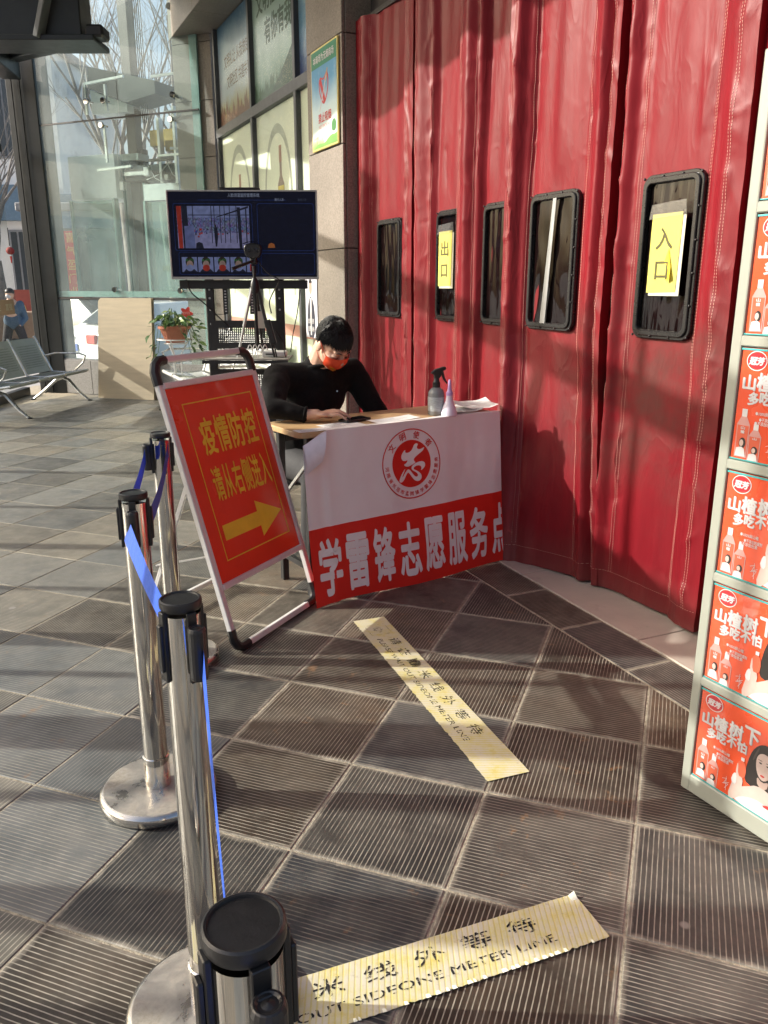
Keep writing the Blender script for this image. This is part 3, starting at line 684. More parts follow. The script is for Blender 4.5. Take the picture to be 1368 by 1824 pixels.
def tree(label, x, y, hgt, seed, r0=.16, fork=.36):
    rr = random.Random(seed); th = thing('bare_tree', label, 'tree', (x, y, GZ), 0, 'bare street trees'); r0 *= .62
    tr = MB(); br = MB(); tw = MB()
    top = Vector((rr.uniform(-.15, .15), rr.uniform(-.1, .1), hgt * fork))
    tr.tube([(0, 0, 0), (rr.uniform(-.06, .06), 0, hgt * fork * .5), top], [r0 * 1.25, r0, r0 * .85], 10)
    def limb(p, d, L, r, lev):
        n = 5; pts = [p]; q = p.copy(); dd = d.copy()
        for i in range(n):
            dd = (dd + Vector((rr.uniform(-.16, .16), rr.uniform(-.16, .16), rr.uniform(-.02, .12)))).normalized(); q = q + dd * L / n; pts.append(q.copy())
        rs = [r * (1 - .62 * i / n) for i in range(n + 1)]
        (br if lev < 2 else tw).tube(pts, rs, 7 if lev < 2 else 4, cap=False)
        if lev >= 4: return
        for k in range((3, 3, 3, 2)[lev]):
            i = rr.randint(2, n); a = rr.uniform(0, 6.28); side = Vector((math.cos(a), math.sin(a), rr.uniform(.2, .9)))
            limb(pts[i], (dd * .75 + side * .7).normalized(), L * rr.uniform(.55, .78), rs[i] * .72, lev + 1)
    for k in range(5):
        a = k * 1.256 + rr.uniform(-.4, .4)
        limb(top, Vector((math.cos(a) * .45, math.sin(a) * .45, 1)).normalized(), hgt * rr.uniform(.28, .38), r0 * .55, 0)
    tr.build('trunk', barkm, th, smooth=True); br.build('limbs', barkm, th, smooth=True); stuff(tw.build('crown', barkm, th))
    return th
tree('bare pale-barked tree with forked trunk seen through the left window', -8.75, 19.2, 7.5, 3, .22, .30)
tree('bare tree rising behind the left half of the lift shaft glass', -5.6, 18.5, 9.5, 11)
tree('bare tree rising behind the right half of the lift shaft glass', -4.3, 17.0, 9.0, 21, .13)
tree('thin bare tree farther back between the lift rails', -6.4, 23, 10.5, 31)
# parked cars
def car_(label, loc, rz, paint):
    th = thing('parked_car', label, 'car', loc, rz, 'cars parked outside'); L2, W2 = 2.2, .87
    prof = [(-2.2, .30), (-2.22, .62), (-2.15, .88), (-1.55, .95), (-.95, 1.38), (.35, 1.42), (1.15, .98), (2.0, .82), (2.2, .62), (2.2, .28)]
    bd = MB(); nP = len(prof); ys = (-W2, -W2 * .93, W2 * .93, W2)
    for k, y in enumerate((-.87, -.80, .80, .87)):
        for (x, z) in prof:
            zz = z; yy = y * (1 - max(0, z - .9) * .35)
            bd.v.append((x, yy, zz))
    for k in range(3):
        for i in range(nP):
            j = (i + 1) % nP; bd.f.append((k * nP + i, k * nP + j, (k + 1) * nP + j, (k + 1) * nP + i))
    bd.f.append(tuple(range(nP))); bd.f.append(tuple(range(3 * nP, 4 * nP)))
    bd.build('body', paint, th, bevel=.05, seg=3, smooth=True)
    for s in (-1, 1):
        mb = MB(); mb.prism([(-1.35, .97), (-.9, 1.32), (.30, 1.35), (.95, .99)], -.006, .006, Matrix.Translation((0, s * .79, 0)) @ Matrix.Rotation(R(s * 14), 4, 'X') @ Matrix.Translation((0, 0, .0))); mb.build('side_window', winm, th)
    MB().add([(-1.56, -.62, .99), (-1.56, .62, .99), (-1.02, .56, 1.35), (-1.02, -.56, 1.35)], [(0, 1, 2, 3)], Matrix.Translation((-.012, 0, .012))).build('rear_window', winm, th)
    MB().add([(1.10, -.62, 1.03), (1.10, .62, 1.03), (.42, .56, 1.39), (.42, -.56, 1.39)], [(3, 2, 1, 0)], Matrix.Translation((.012, 0, .012))).build('windscreen', winm, th)
    for s in (-1, 1):
        MB().box((-2.20, s * .66, .76), (.08, .30, .17)).build('tail_light', mat('red lamp', (.5, .05, .04), .2), th, bevel=.02)
        MB().box((2.10, s * .64, .68), (.16, .34, .14)).build('headlight', mat('lamp glass', (.7, .72, .74), .1), th, bevel=.03)
        for x in (-1.35, 1.35):
            wl = MB(); wl.lathe([(.0, -.1), (.22, -.1), (.31, -.09), (.325, -.05), (.325, .05), (.31, .09), (.22, .1), (0, .1)], 22, M=Matrix.Translation((x, s * .80, .325)) @ Matrix.Rotation(R(90), 4, 'X'))
            w_ = wl.build('wheel', mat('tyre rubber', (.015, .015, .015), .8), th); MB().lathe([(.0, -.108), (.2, -.105), (.2, .105), (0, .108)], 16, M=Matrix.Translation((x, s * .80, .325)) @ Matrix.Rotation(R(90), 4, 'X')).build('rim', alu, w_)
    MB().box((-2.235, 0, .60), (.02, .44, .13)).build('number_plate', mat('blue plate', (.05, .12, .4), .4), th); MB().lathe([(0, 0), (.055, 0), (.055, .015), (0, .015)], 16, M=Matrix.Translation((-2.23, 0, .80)) @ Matrix.Rotation(R(-90), 4, 'Y')).build('badge', chrome, th)
    return th
car_('white saloon car parked behind the plywood board, tail towards the window', (-4.55, 17.3, GZ), R(52), mat('white car paint', (.80, .81, .80), .2, coat=.5, var=.02))
car_('dark grey car parked beyond the white car with headlight showing', (-7.3, 21.0, GZ), R(-35), mat('dark grey car paint', (.05, .055, .06), .2, coat=.5, var=.05))
# hand cart with brown box
ct = thing('cargo_cart', 'small cargo cart with brown box and spoked wheels by the shop', 'cart', (-8.15, 18.6, GZ), R(12))
MB().span((-.45, -.4, .45), (.40, .4, 1.15)).build('box', mat('brown box', (.22, .15, .10), .7), ct, bevel=.02)
for x, r_ in ((-.1, .28), (.72, .24)):
    w_ = MB().tube([(x + r_ * math.cos(a * .3142), -.45, r_ + r_ * math.sin(a * .3142)) for a in range(20)], .03, 8, closed=True).build('wheel', mat('tyre rubber', (.015, .015, .015), .8), ct, smooth=True)
    sp_ = MB()
    for a in range(8): sp_.tube([(x, -.45, r_), (x + r_ * math.cos(a * .785), -.45, r_ + r_ * math.sin(a * .785))], .006, 4)
    sp_.build('spokes', alu, w_)
MB().tube([(.40, -.42, .55), (.72, -.45, .24), (.78, -.40, .9), (.70, -.2, 1.1)], .022).build('frame', black_metal, ct)
# ================================================================== RED DOOR CURTAIN
def nylon(name):
    m, t, b = newmat(name)
    tc = N(t, 'ShaderNodeTexCoord'); P = tc.outputs['Object']
    mp = N(t, 'ShaderNodeMapping'); mp.inputs['Scale'].default_value = (7, 7, 1.0); t.links.new(P, mp.inputs[0])
    n1 = N(t, 'ShaderNodeTexNoise', Scale=1.0, Detail=5, Roughness=.6); t.links.new(mp.outputs[0], n1.inputs['Vector'])
    c = ramp(t, n1.outputs[0], [(.3, (.145, .0055, .0105, 1)), (.7, (.20, .0075, .014, 1))])
    n2 = N(t, 'ShaderNodeTexNoise', Scale=3.5, Detail=6, Roughness=.7); t.links.new(P, n2.inputs['Vector'])
    c = mixc(t, ramp(t, n2.outputs[0], [(.55, (0,) * 3), (.85, (.4,) * 3)]), c, (.13, .030, .028, 1))
    sp = N(t, 'ShaderNodeSeparateXYZ'); t.links.new(P, sp.inputs[0])
    n6 = N(t, 'ShaderNodeTexNoise', Scale=2.0, Detail=7, Roughness=.7); t.links.new(P, n6.inputs['Vector'])
    hand = mth(t, 'MULTIPLY', ramp(t, n6.outputs[0], [(.42, (0,) * 3), (.62, (1,) * 3)]), ramp(t, mth(t, 'ABSOLUTE', mth(t, 'SUBTRACT', sp.outputs[2], .95)), [(.25, (.75,) * 3), (.5, (0,) * 3)]))   # grime where people push the cloth
    hand = mth(t, 'MULTIPLY', hand, ramp(t, sp.outputs[0], [(.0, (0,) * 3), (.001, (1,) * 3)]) if False else ramp(t, mth(t, 'ABSOLUTE', mth(t, 'ADD', sp.outputs[0], .35)), [(.45, (1,) * 3), (.7, (.15,) * 3)]))
    c = mixc(t, hand, c, (.085, .035, .03, 1))
    foot = mth(t, 'MULTIPLY', ramp(t, sp.outputs[2], [(.02, (.6,) * 3), (.22, (0,) * 3)]), n6.outputs[0]); c = mixc(t, foot, c, (.16, .09, .075, 1))
    t.links.new(c, b.inputs['Base Color'])
    b.inputs['Roughness'].default_value = .45; b.inputs['Specular IOR Level'].default_value = .24
    mp2 = N(t, 'ShaderNodeMapping'); mp2.inputs['Scale'].default_value = (16, 16, 3.0); t.links.new(P, mp2.inputs[0])
    n3 = N(t, 'ShaderNodeTexNoise', Scale=1.0, Detail=3, Roughness=.5, Distortion=1.2); t.links.new(mp2.outputs[0], n3.inputs['Vector'])
    mp3 = N(t, 'ShaderNodeMapping'); mp3.inputs['Scale'].default_value = (8, 8, 3.0); t.links.new(P, mp3.inputs[0])
    n5 = N(t, 'ShaderNodeTexNoise', Scale=1.0, Detail=2.5, Roughness=.55, Distortion=.8); t.links.new(mp3.outputs[0], n5.inputs['Vector'])
    rdg = mth(t, 'POWER', mth(t, 'SUBTRACT', 1.0, mth(t, 'MULTIPLY', mth(t, 'ABSOLUTE', mth(t, 'SUBTRACT', n5.outputs[0], .5)), 5.0)), 3.0)
    b0 = N(t, 'ShaderNodeBump', Strength=.085, Distance=.012); t.links.new(rdg, b0.inputs['Height'])
    wv = N(t, 'ShaderNodeTexNoise', Scale=900, Detail=1); t.links.new(P, wv.inputs['Vector'])
    b1 = N(t, 'ShaderNodeBump', Strength=.07, Distance=.02); t.links.new(n3.outputs[0], b1.inputs['Height']); t.links.new(b0.outputs[0], b1.inputs['Normal'])
    b2 = N(t, 'ShaderNodeBump', Strength=.10, Distance=.001); t.links.new(wv.outputs[0], b2.inputs['Height']); t.links.new(b1.outputs[0], b2.inputs['Normal']); t.links.new(b2.outputs[0], b.inputs['Normal'])
    return m
nyl = nylon('red coated nylon'); thread = mat('pale stitching thread', (.48, .27, .22), .7)
pvc = glass('clear PVC window', (.16, .17, .18), 1.0, .03, film=.012, filmcol=(.25, .25, .25, 1)); frm_m = mat('black rubber window frame', (.012, .012, .013), .28, var=.2, scale=40)
def interp(t, pts):
    if t <= pts[0][0]: return pts[0][1]
    for (a, fa), (b, fb) in zip(pts[:-1], pts[1:]):
        if t <= b:
            k = (t - a) / (b - a); k = k * k * (3 - 2 * k); return fa + (fb - fa) * k
    return pts[-1][1]
def curtain(label, t0, t1, prof, stitches, win, hem, seed, twist=None, lean=(0.0, 0.0)):
    """prof: (t, how far the cloth stands out into the room); win: (a, b) of its window bay"""
    th = thing('door_curtain', label, 'curtain', WP, WROT, 'red padded door curtain panels')
    rr = random.Random(seed); sd = seed * 13.7; ztop = 3.09
    creases = []                                # sharp folds: short puckers fanning out from the seams, long diagonal drags across the bays
    for s in stitches:
        z = rr.uniform(.15, .3)
        while z < 3.0:
            creases.append((s, z, rr.choice((-1, 1)) * rr.uniform(.03, .085), rr.uniform(-.035, .045), rr.uniform(-.006, .006), rr.uniform(.006, .012))); z += rr.uniform(.07, .24)
    for k in range(9 if t1 - t0 > .6 else 5):
        creases.append((rr.uniform(t0 + .1, t1 - .1), rr.uniform(.3, 2.9), rr.uniform(-.06, .06), rr.uniform(.25, .7) * rr.choice((-1, 1)), rr.uniform(-.009, .009), rr.uniform(.014, .028)))
    def fold(t, z):
        o = 0.0
        for ct, cz, dt, dz, am, wd in creases:
            if abs(z - cz) > abs(dz) + .06 or abs(t - ct) > abs(dt) + .09: continue
            L2 = dt * dt + dz * dz; k = max(0, min(1, ((t - ct) * dt + (z - cz) * dz) / L2)); d = math.hypot(t - ct - dt * k, z - cz - dz * k)
            if d < wd * 3: o += am * math.exp(-d / wd) * (1 - .75 * k)
        return o
    def P(t, z, extra=0.0):
        o = interp(t, prof); out = o
        nearw = 0
        if win:
            dx = max(win[0] - .02 - t, t - win[1] - .02, 0); dz = max(1.16 - z, z - 1.84, 0); nearw = math.exp(-(dx / .03) ** 2 - (dz / .10) ** 2)
        sdist = min([abs(t - s) for s in stitches] + [9])
        pk = math.exp(-(sdist / .03) ** 2)
        w1 = noise.noise(Vector((t * 5 + sd, z * .55, sd))) * .014 + noise.noise(Vector((t * 13 + sd, z * .7, 3))) * .004
        rg = 1 - abs(noise.noise(Vector((t * 7 + sd, z * 3.2 + t * 3, 9)))) * 4; w2 = noise.noise(Vector((t * 9 + sd, z * 6 + sd, 1))) * .004 + max(0, rg) ** 3 * .006 * (.3 + pk) + pk * (noise.noise(Vector((t * 26, z * 11 + sd, 2))) * .007)
        if win:
            inbay = 1 if win[0] - .03 < t < win[1] + .03 else 0
            if inbay: w2 *= .35; w1 += noise.noise(Vector((t * 8 + sd, z * 1.6 - t * 6, 7))) * .010
        out += (w1 + w2 + fold(t, z)) * (1 - nearw) - pk * .004
        lo = max(0, (1.15 - z) / 1.15)
        if twist: out += twist * (1 - (t - t0) / (t1 - t0)) * lo ** 1.15
        tt = t + (lean[0] + (lean[1] - lean[0]) * (t - t0) / (t1 - t0)) * lo + noise.noise(Vector((z * 1.3, sd, t))) * .006
        return Vector((tt, -out - extra, z))
    def zb(t): return hem[0] + (hem[1] - hem[0]) * (t - t0) / (t1 - t0)
    nu = max(10, int((t1 - t0) / .008)); nv = 260
    mb = MB(); mb.grid(nu, nv, lambda a, b: P(t0 + (t1 - t0) * a, zb(t0 + (t1 - t0) * a) + (ztop - zb(t0 + (t1 - t0) * a)) * b))
    # the panel is padded: edges return backwards
    for tt, nm in ((t0, -1), (t1, 1)):
        mb.grid(3, nv, lambda a, b, tt=tt: P(tt, zb(tt) + (ztop - zb(tt)) * b) + Vector((0, .05 * a, 0)))
    mb.grid(nu, 2, lambda a, b: P(t0 + (t1 - t0) * a, zb(t0 + (t1 - t0) * a)) + Vector((0, .04 * b, .0)))
    mb.build('cloth', nyl, th, smooth=True, fix=False)
    # hem band along the foot and its stitching
    st = MB()
    def dash(pa, pb, wv_):
        d = (pb - pa).normalized(); x = d.cross(Vector((0, 1, 0))).normalized() * wv_
        st.v += [tuple(pa - x), tuple(pa + x), tuple(pb + x), tuple(pb - x)]; o = len(st.v) - 4; st.f.append((o, o + 1, o + 2, o + 3))
    for s in stitches:
        for ds in (-.006, .006):
            z = .10
            while z < ztop - .02: dash(P(s + ds, z, .0018), P(s + ds, z + .007, .0018), .0009); z += .012
    t = t0
    while t < t1 - .012: dash(P(t, zb(t) + .085, .003), P(t + .007, zb(t) + .085, .002), .00075); t += .012
    stuff(st.build('stitching', thread, th, fix=False))
    if win:
        a, b = win; o = -interp((a + b) / 2, prof) - .010; z0, z1 = 1.18, 1.82
        fr = MB(); n_ = 5; frame_ring(fr, rrect(a, z0, b, z1, .048, n_), rrect(a + .018, z0 + .018, b - .018, z1 - .018, .036, n_), o - .008, o + .03)
        frame_ring(fr, rrect(a + .013, z0 + .013, b - .013, z1 - .013, .038, n_), rrect(a + .034, z0 + .034, b - .034, z1 - .034, .022, n_), o - .017, o + .02)
        wf = fr.build('window_frame', frm_m, th, bevel=.003)
        rv = MB()
        for z in [z0 + .013 + (z1 - z0 - .026) * k / 5 for k in range(6)]:
            for x in (a + .011, b - .011): rv.ball((x, o - .010, z), .0055, 8, 5)
        for x in (a + (b - a) * .35, a + (b - a) * .67):
            for z in (z0 + .011, z1 - .011): rv.ball((x, o - .010, z), .0055, 8, 5)
        stuff(rv.build('rivets', frm_m, wf, smooth=True))
        pn = MB(); pn.grid(24, 30, lambda p, q: (a + .03 + (b - a - .06) * p, o + .004 + .003 * noise.noise(Vector((p * 7 + sd, q * 2.2, 0))) + .002 * noise.noise(Vector((p * 15, q * 4 + sd, 3))), z0 + .03 + (z1 - z0 - .06) * q))
        pn.build('window_pane', pvc, wf, smooth=True, fix=False)
        bkp = MB(); bkp.span((a + .01, o + .034, z0 + .01), (b - .01, o + .05, z1 - .01)).build('lobby_shade', mat('lobby shade black', (.004, .004, .004), .6), wf)  # black sheet standing in for the unlit lobby behind the window
    return th
c1 = curtain('leftmost red curtain panel against the granite pillar, narrow dark window', -3.34, -2.56, [(-3.34, .06), (-3.22, .075), (-3.10, .0), (-2.72, -.01), (-2.66, .045), (-2.56, .03)], [-3.255, -3.16, -2.71, -2.62], (-3.115, -2.74), (.03, .03), 1)
c2 = curtain('red curtain panel second from the pillar, yellow exit notice in its window', -2.48, -1.93, [(-2.48, .05), (-2.43, .07), (-2.33, .035), (-2.28, -.01), (-2.02, -.02), (-1.99, .04), (-1.93, .05)], [-2.45, -2.325, -1.985], (-2.29, -1.96), (.03, .03), 2)
c3 = curtain('middle red curtain panel, its window half covered by the next fold', -1.95, -1.42, [(-1.95, .06), (-1.86, .075), (-1.80, .03), (-1.76, -.02), (-1.42, -.03)], [-1.935, -1.81], (-1.775, -1.43), (.03, .03), 3)
c4 = curtain('wide red curtain panel beside the desk with taped window and swung-out foot', -1.40, -.685, [(-1.40, .105), (-1.36, .11), (-1.31, .05), (-1.28, .02), (-.90, .01), (-.86, .03), (-.80, .05), (-.755, .0), (-.72, .05), (-.685, .045)], [-1.37, -1.29, -.875, -.72], (-1.28, -.905), (.0, .02), 4, twist=.19, lean=(.24, .12))
c5 = curtain('rightmost red curtain panel behind the orange cabinet, yellow entrance notice in its window', -.645, .03, [(-.645, .03), (-.60, .07), (-.55, .035), (-.49, .02), (-.17, .02), (-.12, .04), (-.05, .06), (.03, .05)], [-.625, -.525, -.155, -.04], (-.49, -.165), (.012, .02), 5)
c6 = curtain('last strip of red curtain hidden behind the orange cabinet', .03, .95, [(.03, .02), (.12, .08), (.3, .03), (.7, .03), (.95, .06)], [.12, .3, .75], None, (.02, .02), 6)
tape_m = mat('grey tape', (.35, .36, .36), .3); wt = bpy.data.objects
MB().prism([(-1.145, 1.205), (-1.105, 1.205), (-1.06, 1.79), (-1.085, 1.79)], -.0415, -.040).build('tape_strip', tape_m, c4)
yel = mat('yellow notice paper', (.56, .52, .10), .6, var=.05); yel2 = mat('pale paper backing', (.55, .53, .42), .6); tapec = glass('clear sticky tape', (.93, .93, .93), 1.0, .2, film=.07, filmcol=(.8, .8, .8, 1)); ink = mat('olive ink', (.07, .06, .01), .6)
def notice(label, chars, t0, t1, z0, z1, o, torn):
    th = thing('notice', label, 'notice', wall_pt(0, 0, 0), WROT, 'yellow notices on the curtain')
    MB().prism([(t0 + .01, z0 - .012), (t1 + .012, z0 - .012), (t1 + .016, z1 - .012), (t0 + .008, z1 - .01)], o - .001, o).build('backing', yel2, th)
    pl = [(t0, z0), (t1 - .006, z0 + .004), (t1, z1), (t0 + .003, z1 - .002)]
    MB().prism(pl, o - .0035, o - .0025).build('sheet', yel, th)
    MB().prism([(t0 - .015, z1 - .02), (t1 + .02, z1 - .012), (t1 + .012, z1 + .045), (t0 - .004, z1 + .035)], o - .006, o - .0055).build('tape', tapec, th)
    cx = (t0 + t1) / 2 - .004; hh = z1 - z0
    text('lettering', chars[0], ink, th, (cx - .045, z0 + hh * .55, cx + .045, z0 + hh * .82), y=o - .005, bold=.012)
    text('lettering', chars[1], ink, th, (cx - .038, z0 + hh * .17, cx + .032, z0 + hh * .40), y=o - .005, bold=.012)
    if torn:
        mb = MB(); mb.add([(cx + .03, o - .0052, z0 + .17), (cx + .012, o - .0052, z0 + .12), (cx + .035, o - .0052, z0 + .09), (cx + .04, o - .012, z0 + .04), (cx + .06, o - .02, z0 + .055), (cx + .05, o - .009, z0 + .10)], [(0, 1, 2, 5), (2, 3, 4, 5)]); mb.build('torn_flap', mat('yellow notice flap', (.80, .60, .03), .6), th, fix=False)
notice('yellow paper notice reading exit taped in the second curtain window', '出口', -2.225, -2.065, 1.385, 1.70, -.016, False)
notice('torn yellow paper notice reading entrance taped in the rightmost curtain window', '入口', -.402, -.238, 1.365, 1.668, -.052, True)
# ================================================================== THINGS IN THE ENTRANCE
def loc_of(root, p):
    M = Matrix.Translation(root.location) @ Euler(root.rotation_euler).to_matrix().to_4x4()
    return M.inverted() @ Vector(p)
# ---- folding desk and the sheet taped over its front
DP = Vector((-.362, 3.444, 0)); DR = math.atan2(.562, .827)
woodm = mat('light wood laminate', (.50, .33, .17), .38, var=.14, scale=3, stretch=(1, 14, 14)); wood_e = mat('chipped wood edge', (.36, .22, .12), .6, var=.25, scale=30)
desk = thing('desk', 'narrow folding desk with light wood top and black legs', 'desk', DP, DR)
dp = [(x, y) for x, y in rrect(0, .005, 1.128, .36, .05, 4)]
MB().slab(dp, .749, .7755).build('desktop', woodm, desk, bevel=.004, seg=2)
for x in (.06, 1.07):
    for y in (.04, .31): MB().span((x - .016, y - .016, 0), (x + .016, y + .016, .748)).build('leg', black_metal, desk, bevel=.003)
    MB().span((x - .012, .05, .12), (x + .012, .30, .145)).build('stretcher', black_metal, desk)
    MB().bar((x + .012, .28, .45), (x + .10, .05, .735), .018, .012).build('brace', mat('zinc brace', (.5, .5, .48), .35, metal=.8), desk)
MB().span((.08, .29, .69), (1.05, .31, .745)).build('apron', black_metal, desk)
vin = mat('white banner vinyl', (.82, .81, .81), .42, var=.04, scale=3, bump=.08, bscale=6); vin_r = mat('red banner vinyl', (.70, .026, .016), .40, var=.04, scale=4, bump=.06, bscale=6)
bn = thing('desk_banner', 'white and red volunteer service banner hung over the front of the desk', 'banner', DP, DR)
def BS(x, z, e=0.0):
    k = max(0, 1 - z / .775)
    y = -.012 - .095 * k ** 1.3 + .006 * math.sin(x * 7 + z * 2) * k - .007 * noise.noise(Vector((x * 6, z * 2.2, 2))) - .003 * noise.noise(Vector((x * 17, z * 7, 5))) - .004 * math.exp(-((x - .115) / .012) ** 2)
    if x < .16: y -= .010 * (1 - x / .16)
    return Vector((x, y - e, z))
def bsheet(name, m, z0f, z1f, e, skip=None):
    mb = MB(); mb.grid(60, 30, lambda a, b: BS(-.004 + 1.142 * a, z0f(a) + (z1f(a) - z0f(a)) * b, e)); return mb.build(name, m, bn, smooth=True, fix=False)
bsheet('white_sheet', vin, lambda a: .352 + .018 * a, lambda a: .780 - (.055 * max(0, 1 - a / .10)), 0)
bsheet('red_sheet', vin_r, lambda a: .004 + .006 * math.sin(a * 9), lambda a: .352 + .018 * a, 0)
MB().grid(40, 5, lambda a, b: (.12 + 1.01 * a, BS(.12 + 1.01 * a, .775).y + (.035 + .010 * math.sin(a * 11)) * b, .7805 - .001 * b)).build('top_fold', vin, bn, smooth=True, fix=False)
MB().grid(5, 6, lambda a, b: (-.004 + .115 * b * (1 - .3 * a), -.030 - .03 * math.sin(a * 2.2), .728 - .075 * a + .052 * b * (1 - a) - .05 * a * (1 - b))).build('curled_corner', mat('banner back', (.74, .76, .82), .5), bn, smooth=True, fix=False)
cxe, cze = .577, .578
def bfn(a, b, e): return tuple(BS(a, b, .0022 + e))
def bshape(name, pts, m, e=.002):
    me = bpy.data.meshes.new(name); me.from_pydata([tuple(BS(x, z, e)) for x, z in pts], [], [tuple(range(len(pts)))]); return put(name, me, m, bn)
v2, f2 = ring2d(cxe, cze, .170, .166, .0055); me = bpy.data.meshes.new('emblem_ring'); me.from_pydata([tuple(BS(x, z, .002)) for x, z in v2], [], f2); put('emblem_ring', me, red_print, bn)
v2 = []; f2 = []
for k in range(9):
    for i in range(48): a = 2 * math.pi * i / 48; v2.append(tuple(BS(cxe + .113 * k / 8 * math.cos(a), cze + .112 * k / 8 * math.sin(a), .0014)))
for k in range(8):
    for i in range(48): j = (i + 1) % 48; f2.append((k * 48 + i, k * 48 + j, (k + 1) * 48 + j, (k + 1) * 48 + i))
me = bpy.data.meshes.new('emblem_disc'); me.from_pydata(v2, [], f2); put('emblem_disc', me, red_print, bn)
# the calligraphic character in the disc, traced as two brush shapes (units of the disc radius)
S1 = [(-.52, .10), (-.60, .28), (-.48, .48), (-.36, .58), (-.30, .60), (-.33, .50), (-.26, .44), (-.12, .44), (.04, .52), (.14, .66), (.20, .80), (.32, .86), (.44, .80), (.36, .70), (.36, .60), (.46, .54), (.62, .56), (.78, .64), (.70, .48), (.52, .36), (.34, .26), (.22, .18), (.14, .08), (.18, -.02), (.26, -.06), (.14, -.12), (.0, -.18), (-.20, -.24), (-.36, -.20), (-.46, -.10), (-.36, -.08), (-.24, .0), (-.20, .10), (-.34, .06)]
S2 = [(-.36, -.28), (-.56, -.46), (-.74, -.70), (-.80, -.88), (-.66, -.94), (-.50, -.84), (-.36, -.64), (-.24, -.50), (-.14, -.56), (.0, -.78), (.16, -.96), (.36, -1.0), (.52, -.90), (.54, -.72), (.44, -.58), (.26, -.46), (.10, -.38), (.14, -.28), (.34, -.22), (.52, -.26), (.56, -.38), (.50, -.50), (.66, -.42), (.78, -.28), (.76, -.12), (.60, -.04), (.36, -.06), (.10, -.16), (-.02, -.30), (.02, -.42), (.16, -.50), (.30, -.60), (.34, -.72), (.24, -.78), (.12, -.70), (.02, -.56), (-.10, -.40), (-.22, -.34), (-.38, -.48), (-.52, -.64), (-.60, -.70), (-.56, -.60), (-.44, -.42)]
for S in (S1, S2): bshape('emblem_brush_stroke', [(cxe + .102 * x, cze + .004 + .098 * (z + .06)) for x, z in smoothpoly(S, 2)], vin, .0026)
def arc_text(s, a0, a1, r, hh, top):
    for k, ch in enumerate(s):
        an = R(a0 + (a1 - a0) * k / (len(s) - 1)); cx = cxe + r * math.cos(an); cz = cze + r * .98 * math.sin(an)
        ro = an - math.pi / 2 if top else an + math.pi / 2
        def fn(a, b, e, cx=cx, cz=cz, ro=ro): return tuple(BS(cx + (a * math.cos(ro) - b * math.sin(ro)), cz + (a * math.sin(ro) + b * math.cos(ro)), .0022 + e))
        text('emblem_lettering', ch, red_print, bn, (-hh / 2, -hh / 2, hh / 2, hh / 2), fn=fn, bold=.012)
arc_text('文明使者', 142, 42, .140, .036, True)
arc_text('河南省长垣市孟岗镇学雷锋志愿服务', 184, 362, .144, .021, False)
bc = .032; cwid = .126
for k, ch in enumerate('学雷锋志愿服务点'):
    x0 = bc + k * .1462; x1 = x0 + .122
    zz = .040 + .012 * k / 7
    if k == 7:   # the last character runs off the cut edge of the sheet
        vs_, fs_, wd_, h_ = glyphs(ch); bo_ = .03; kx_, kz_ = .122 / (wd_ + 2 * bo_), .262 / (h_ + 2 * bo_)
        me = bpy.data.meshes.new('lettering'); bm = bmesh.new()
        for q in range(9):
            ox, oz = (0, 0) if q == 0 else (math.cos(q * math.pi / 4), math.sin(q * math.pi / 4))
            bv = [bm.verts.new((x0 + (vx + bo_ * (1 + ox)) * kx_, q * .00006, zz + (vy + bo_ * (1 + oz)) * kz_)) for vx, vy in vs_]
            for f in fs_: bm.faces.new([bv[i] for i in f])
        bmesh.ops.bisect_plane(bm, geom=bm.verts[:] + bm.edges[:] + bm.faces[:], plane_co=(1.130, 0, 0), plane_no=(1, 0, 0), clear_outer=True)
        for v in bm.verts: v.co = BS(v.co.x, v.co.z, .0022 + v.co.y)
        bm.to_mesh(me); bm.free(); put('lettering', me, vin, bn)
    else: text('lettering', ch, vin, bn, (x0, zz, x1, zz + .262), fn=bfn, bold=.03)
# ---- things on the desk
def on_desk(x, y, z=.776): return DP + Vector((x * math.cos(DR) - y * math.sin(DR), x * math.sin(DR) + y * math.cos(DR), z))
inkg = mat('grey print', (.25, .27, .30), .7)
def sheet(label, x, y, wd, dp_, rot, curl=0.0, lines=6, blue=False):
    th = thing('paper_sheet', label, 'paper', on_desk(x, y, .7765), DR + rot, 'papers on the desk')
    f = lambda a, b: (wd * (a - .5), dp_ * (b - .5), .001 + curl * (max(0, abs(a - .5) - .2) ** 1.5 + .4 * max(0, b - .55)))
    MB().grid(12, 8, f).build('sheet', paper, th, smooth=True, fix=False)
    mb = MB()
    for k in range(lines):
        b = .15 + .7 * k / max(1, lines - 1); a1 = random.uniform(.5, .9)
        p, q = f(.12, b), f(a1, b); mb.v += [(p[0], p[1] - .0015, p[2] + .0012), (q[0], q[1] - .0015, q[2] + .0012), (q[0], q[1] + .0015, q[2] + .0012), (p[0], p[1] + .0015, p[2] + .0012)]; o = len(mb.v) - 4; mb.f.append((o, o + 1, o + 2, o + 3))
    mb.build('printed_lines', inkg, th, fix=False); return th
sheet('white printed form at the left corner of the desk', .085, .045, .16, .075, R(-4), .0, 5)
sheet('white form under the phone and the hand', .26, .085, .20, .13, R(5), .0, 6)
sheet('long white sheet in the middle of the desk', .545, .075, .27, .085, R(7), .02, 5)
sheet('white sheet lying at the back of the pile behind the lilac bottle', .99, .13, .24, .16, R(12), .06, 6)
sheet('curled white sheet lying on top of the pile at the right end of the desk', 1.06, .10, .21, .15, R(-14), .10, 6).location.z += .018
sheet('folded white sheet on the front of the paper pile', .97, .06, .16, .08, R(-8), .05, 4).location.z += .010
ph = thing('phone', 'black smartphone lying under the man\'s fingers', 'phone', on_desk(.375, .155, .7795), DR + R(12))
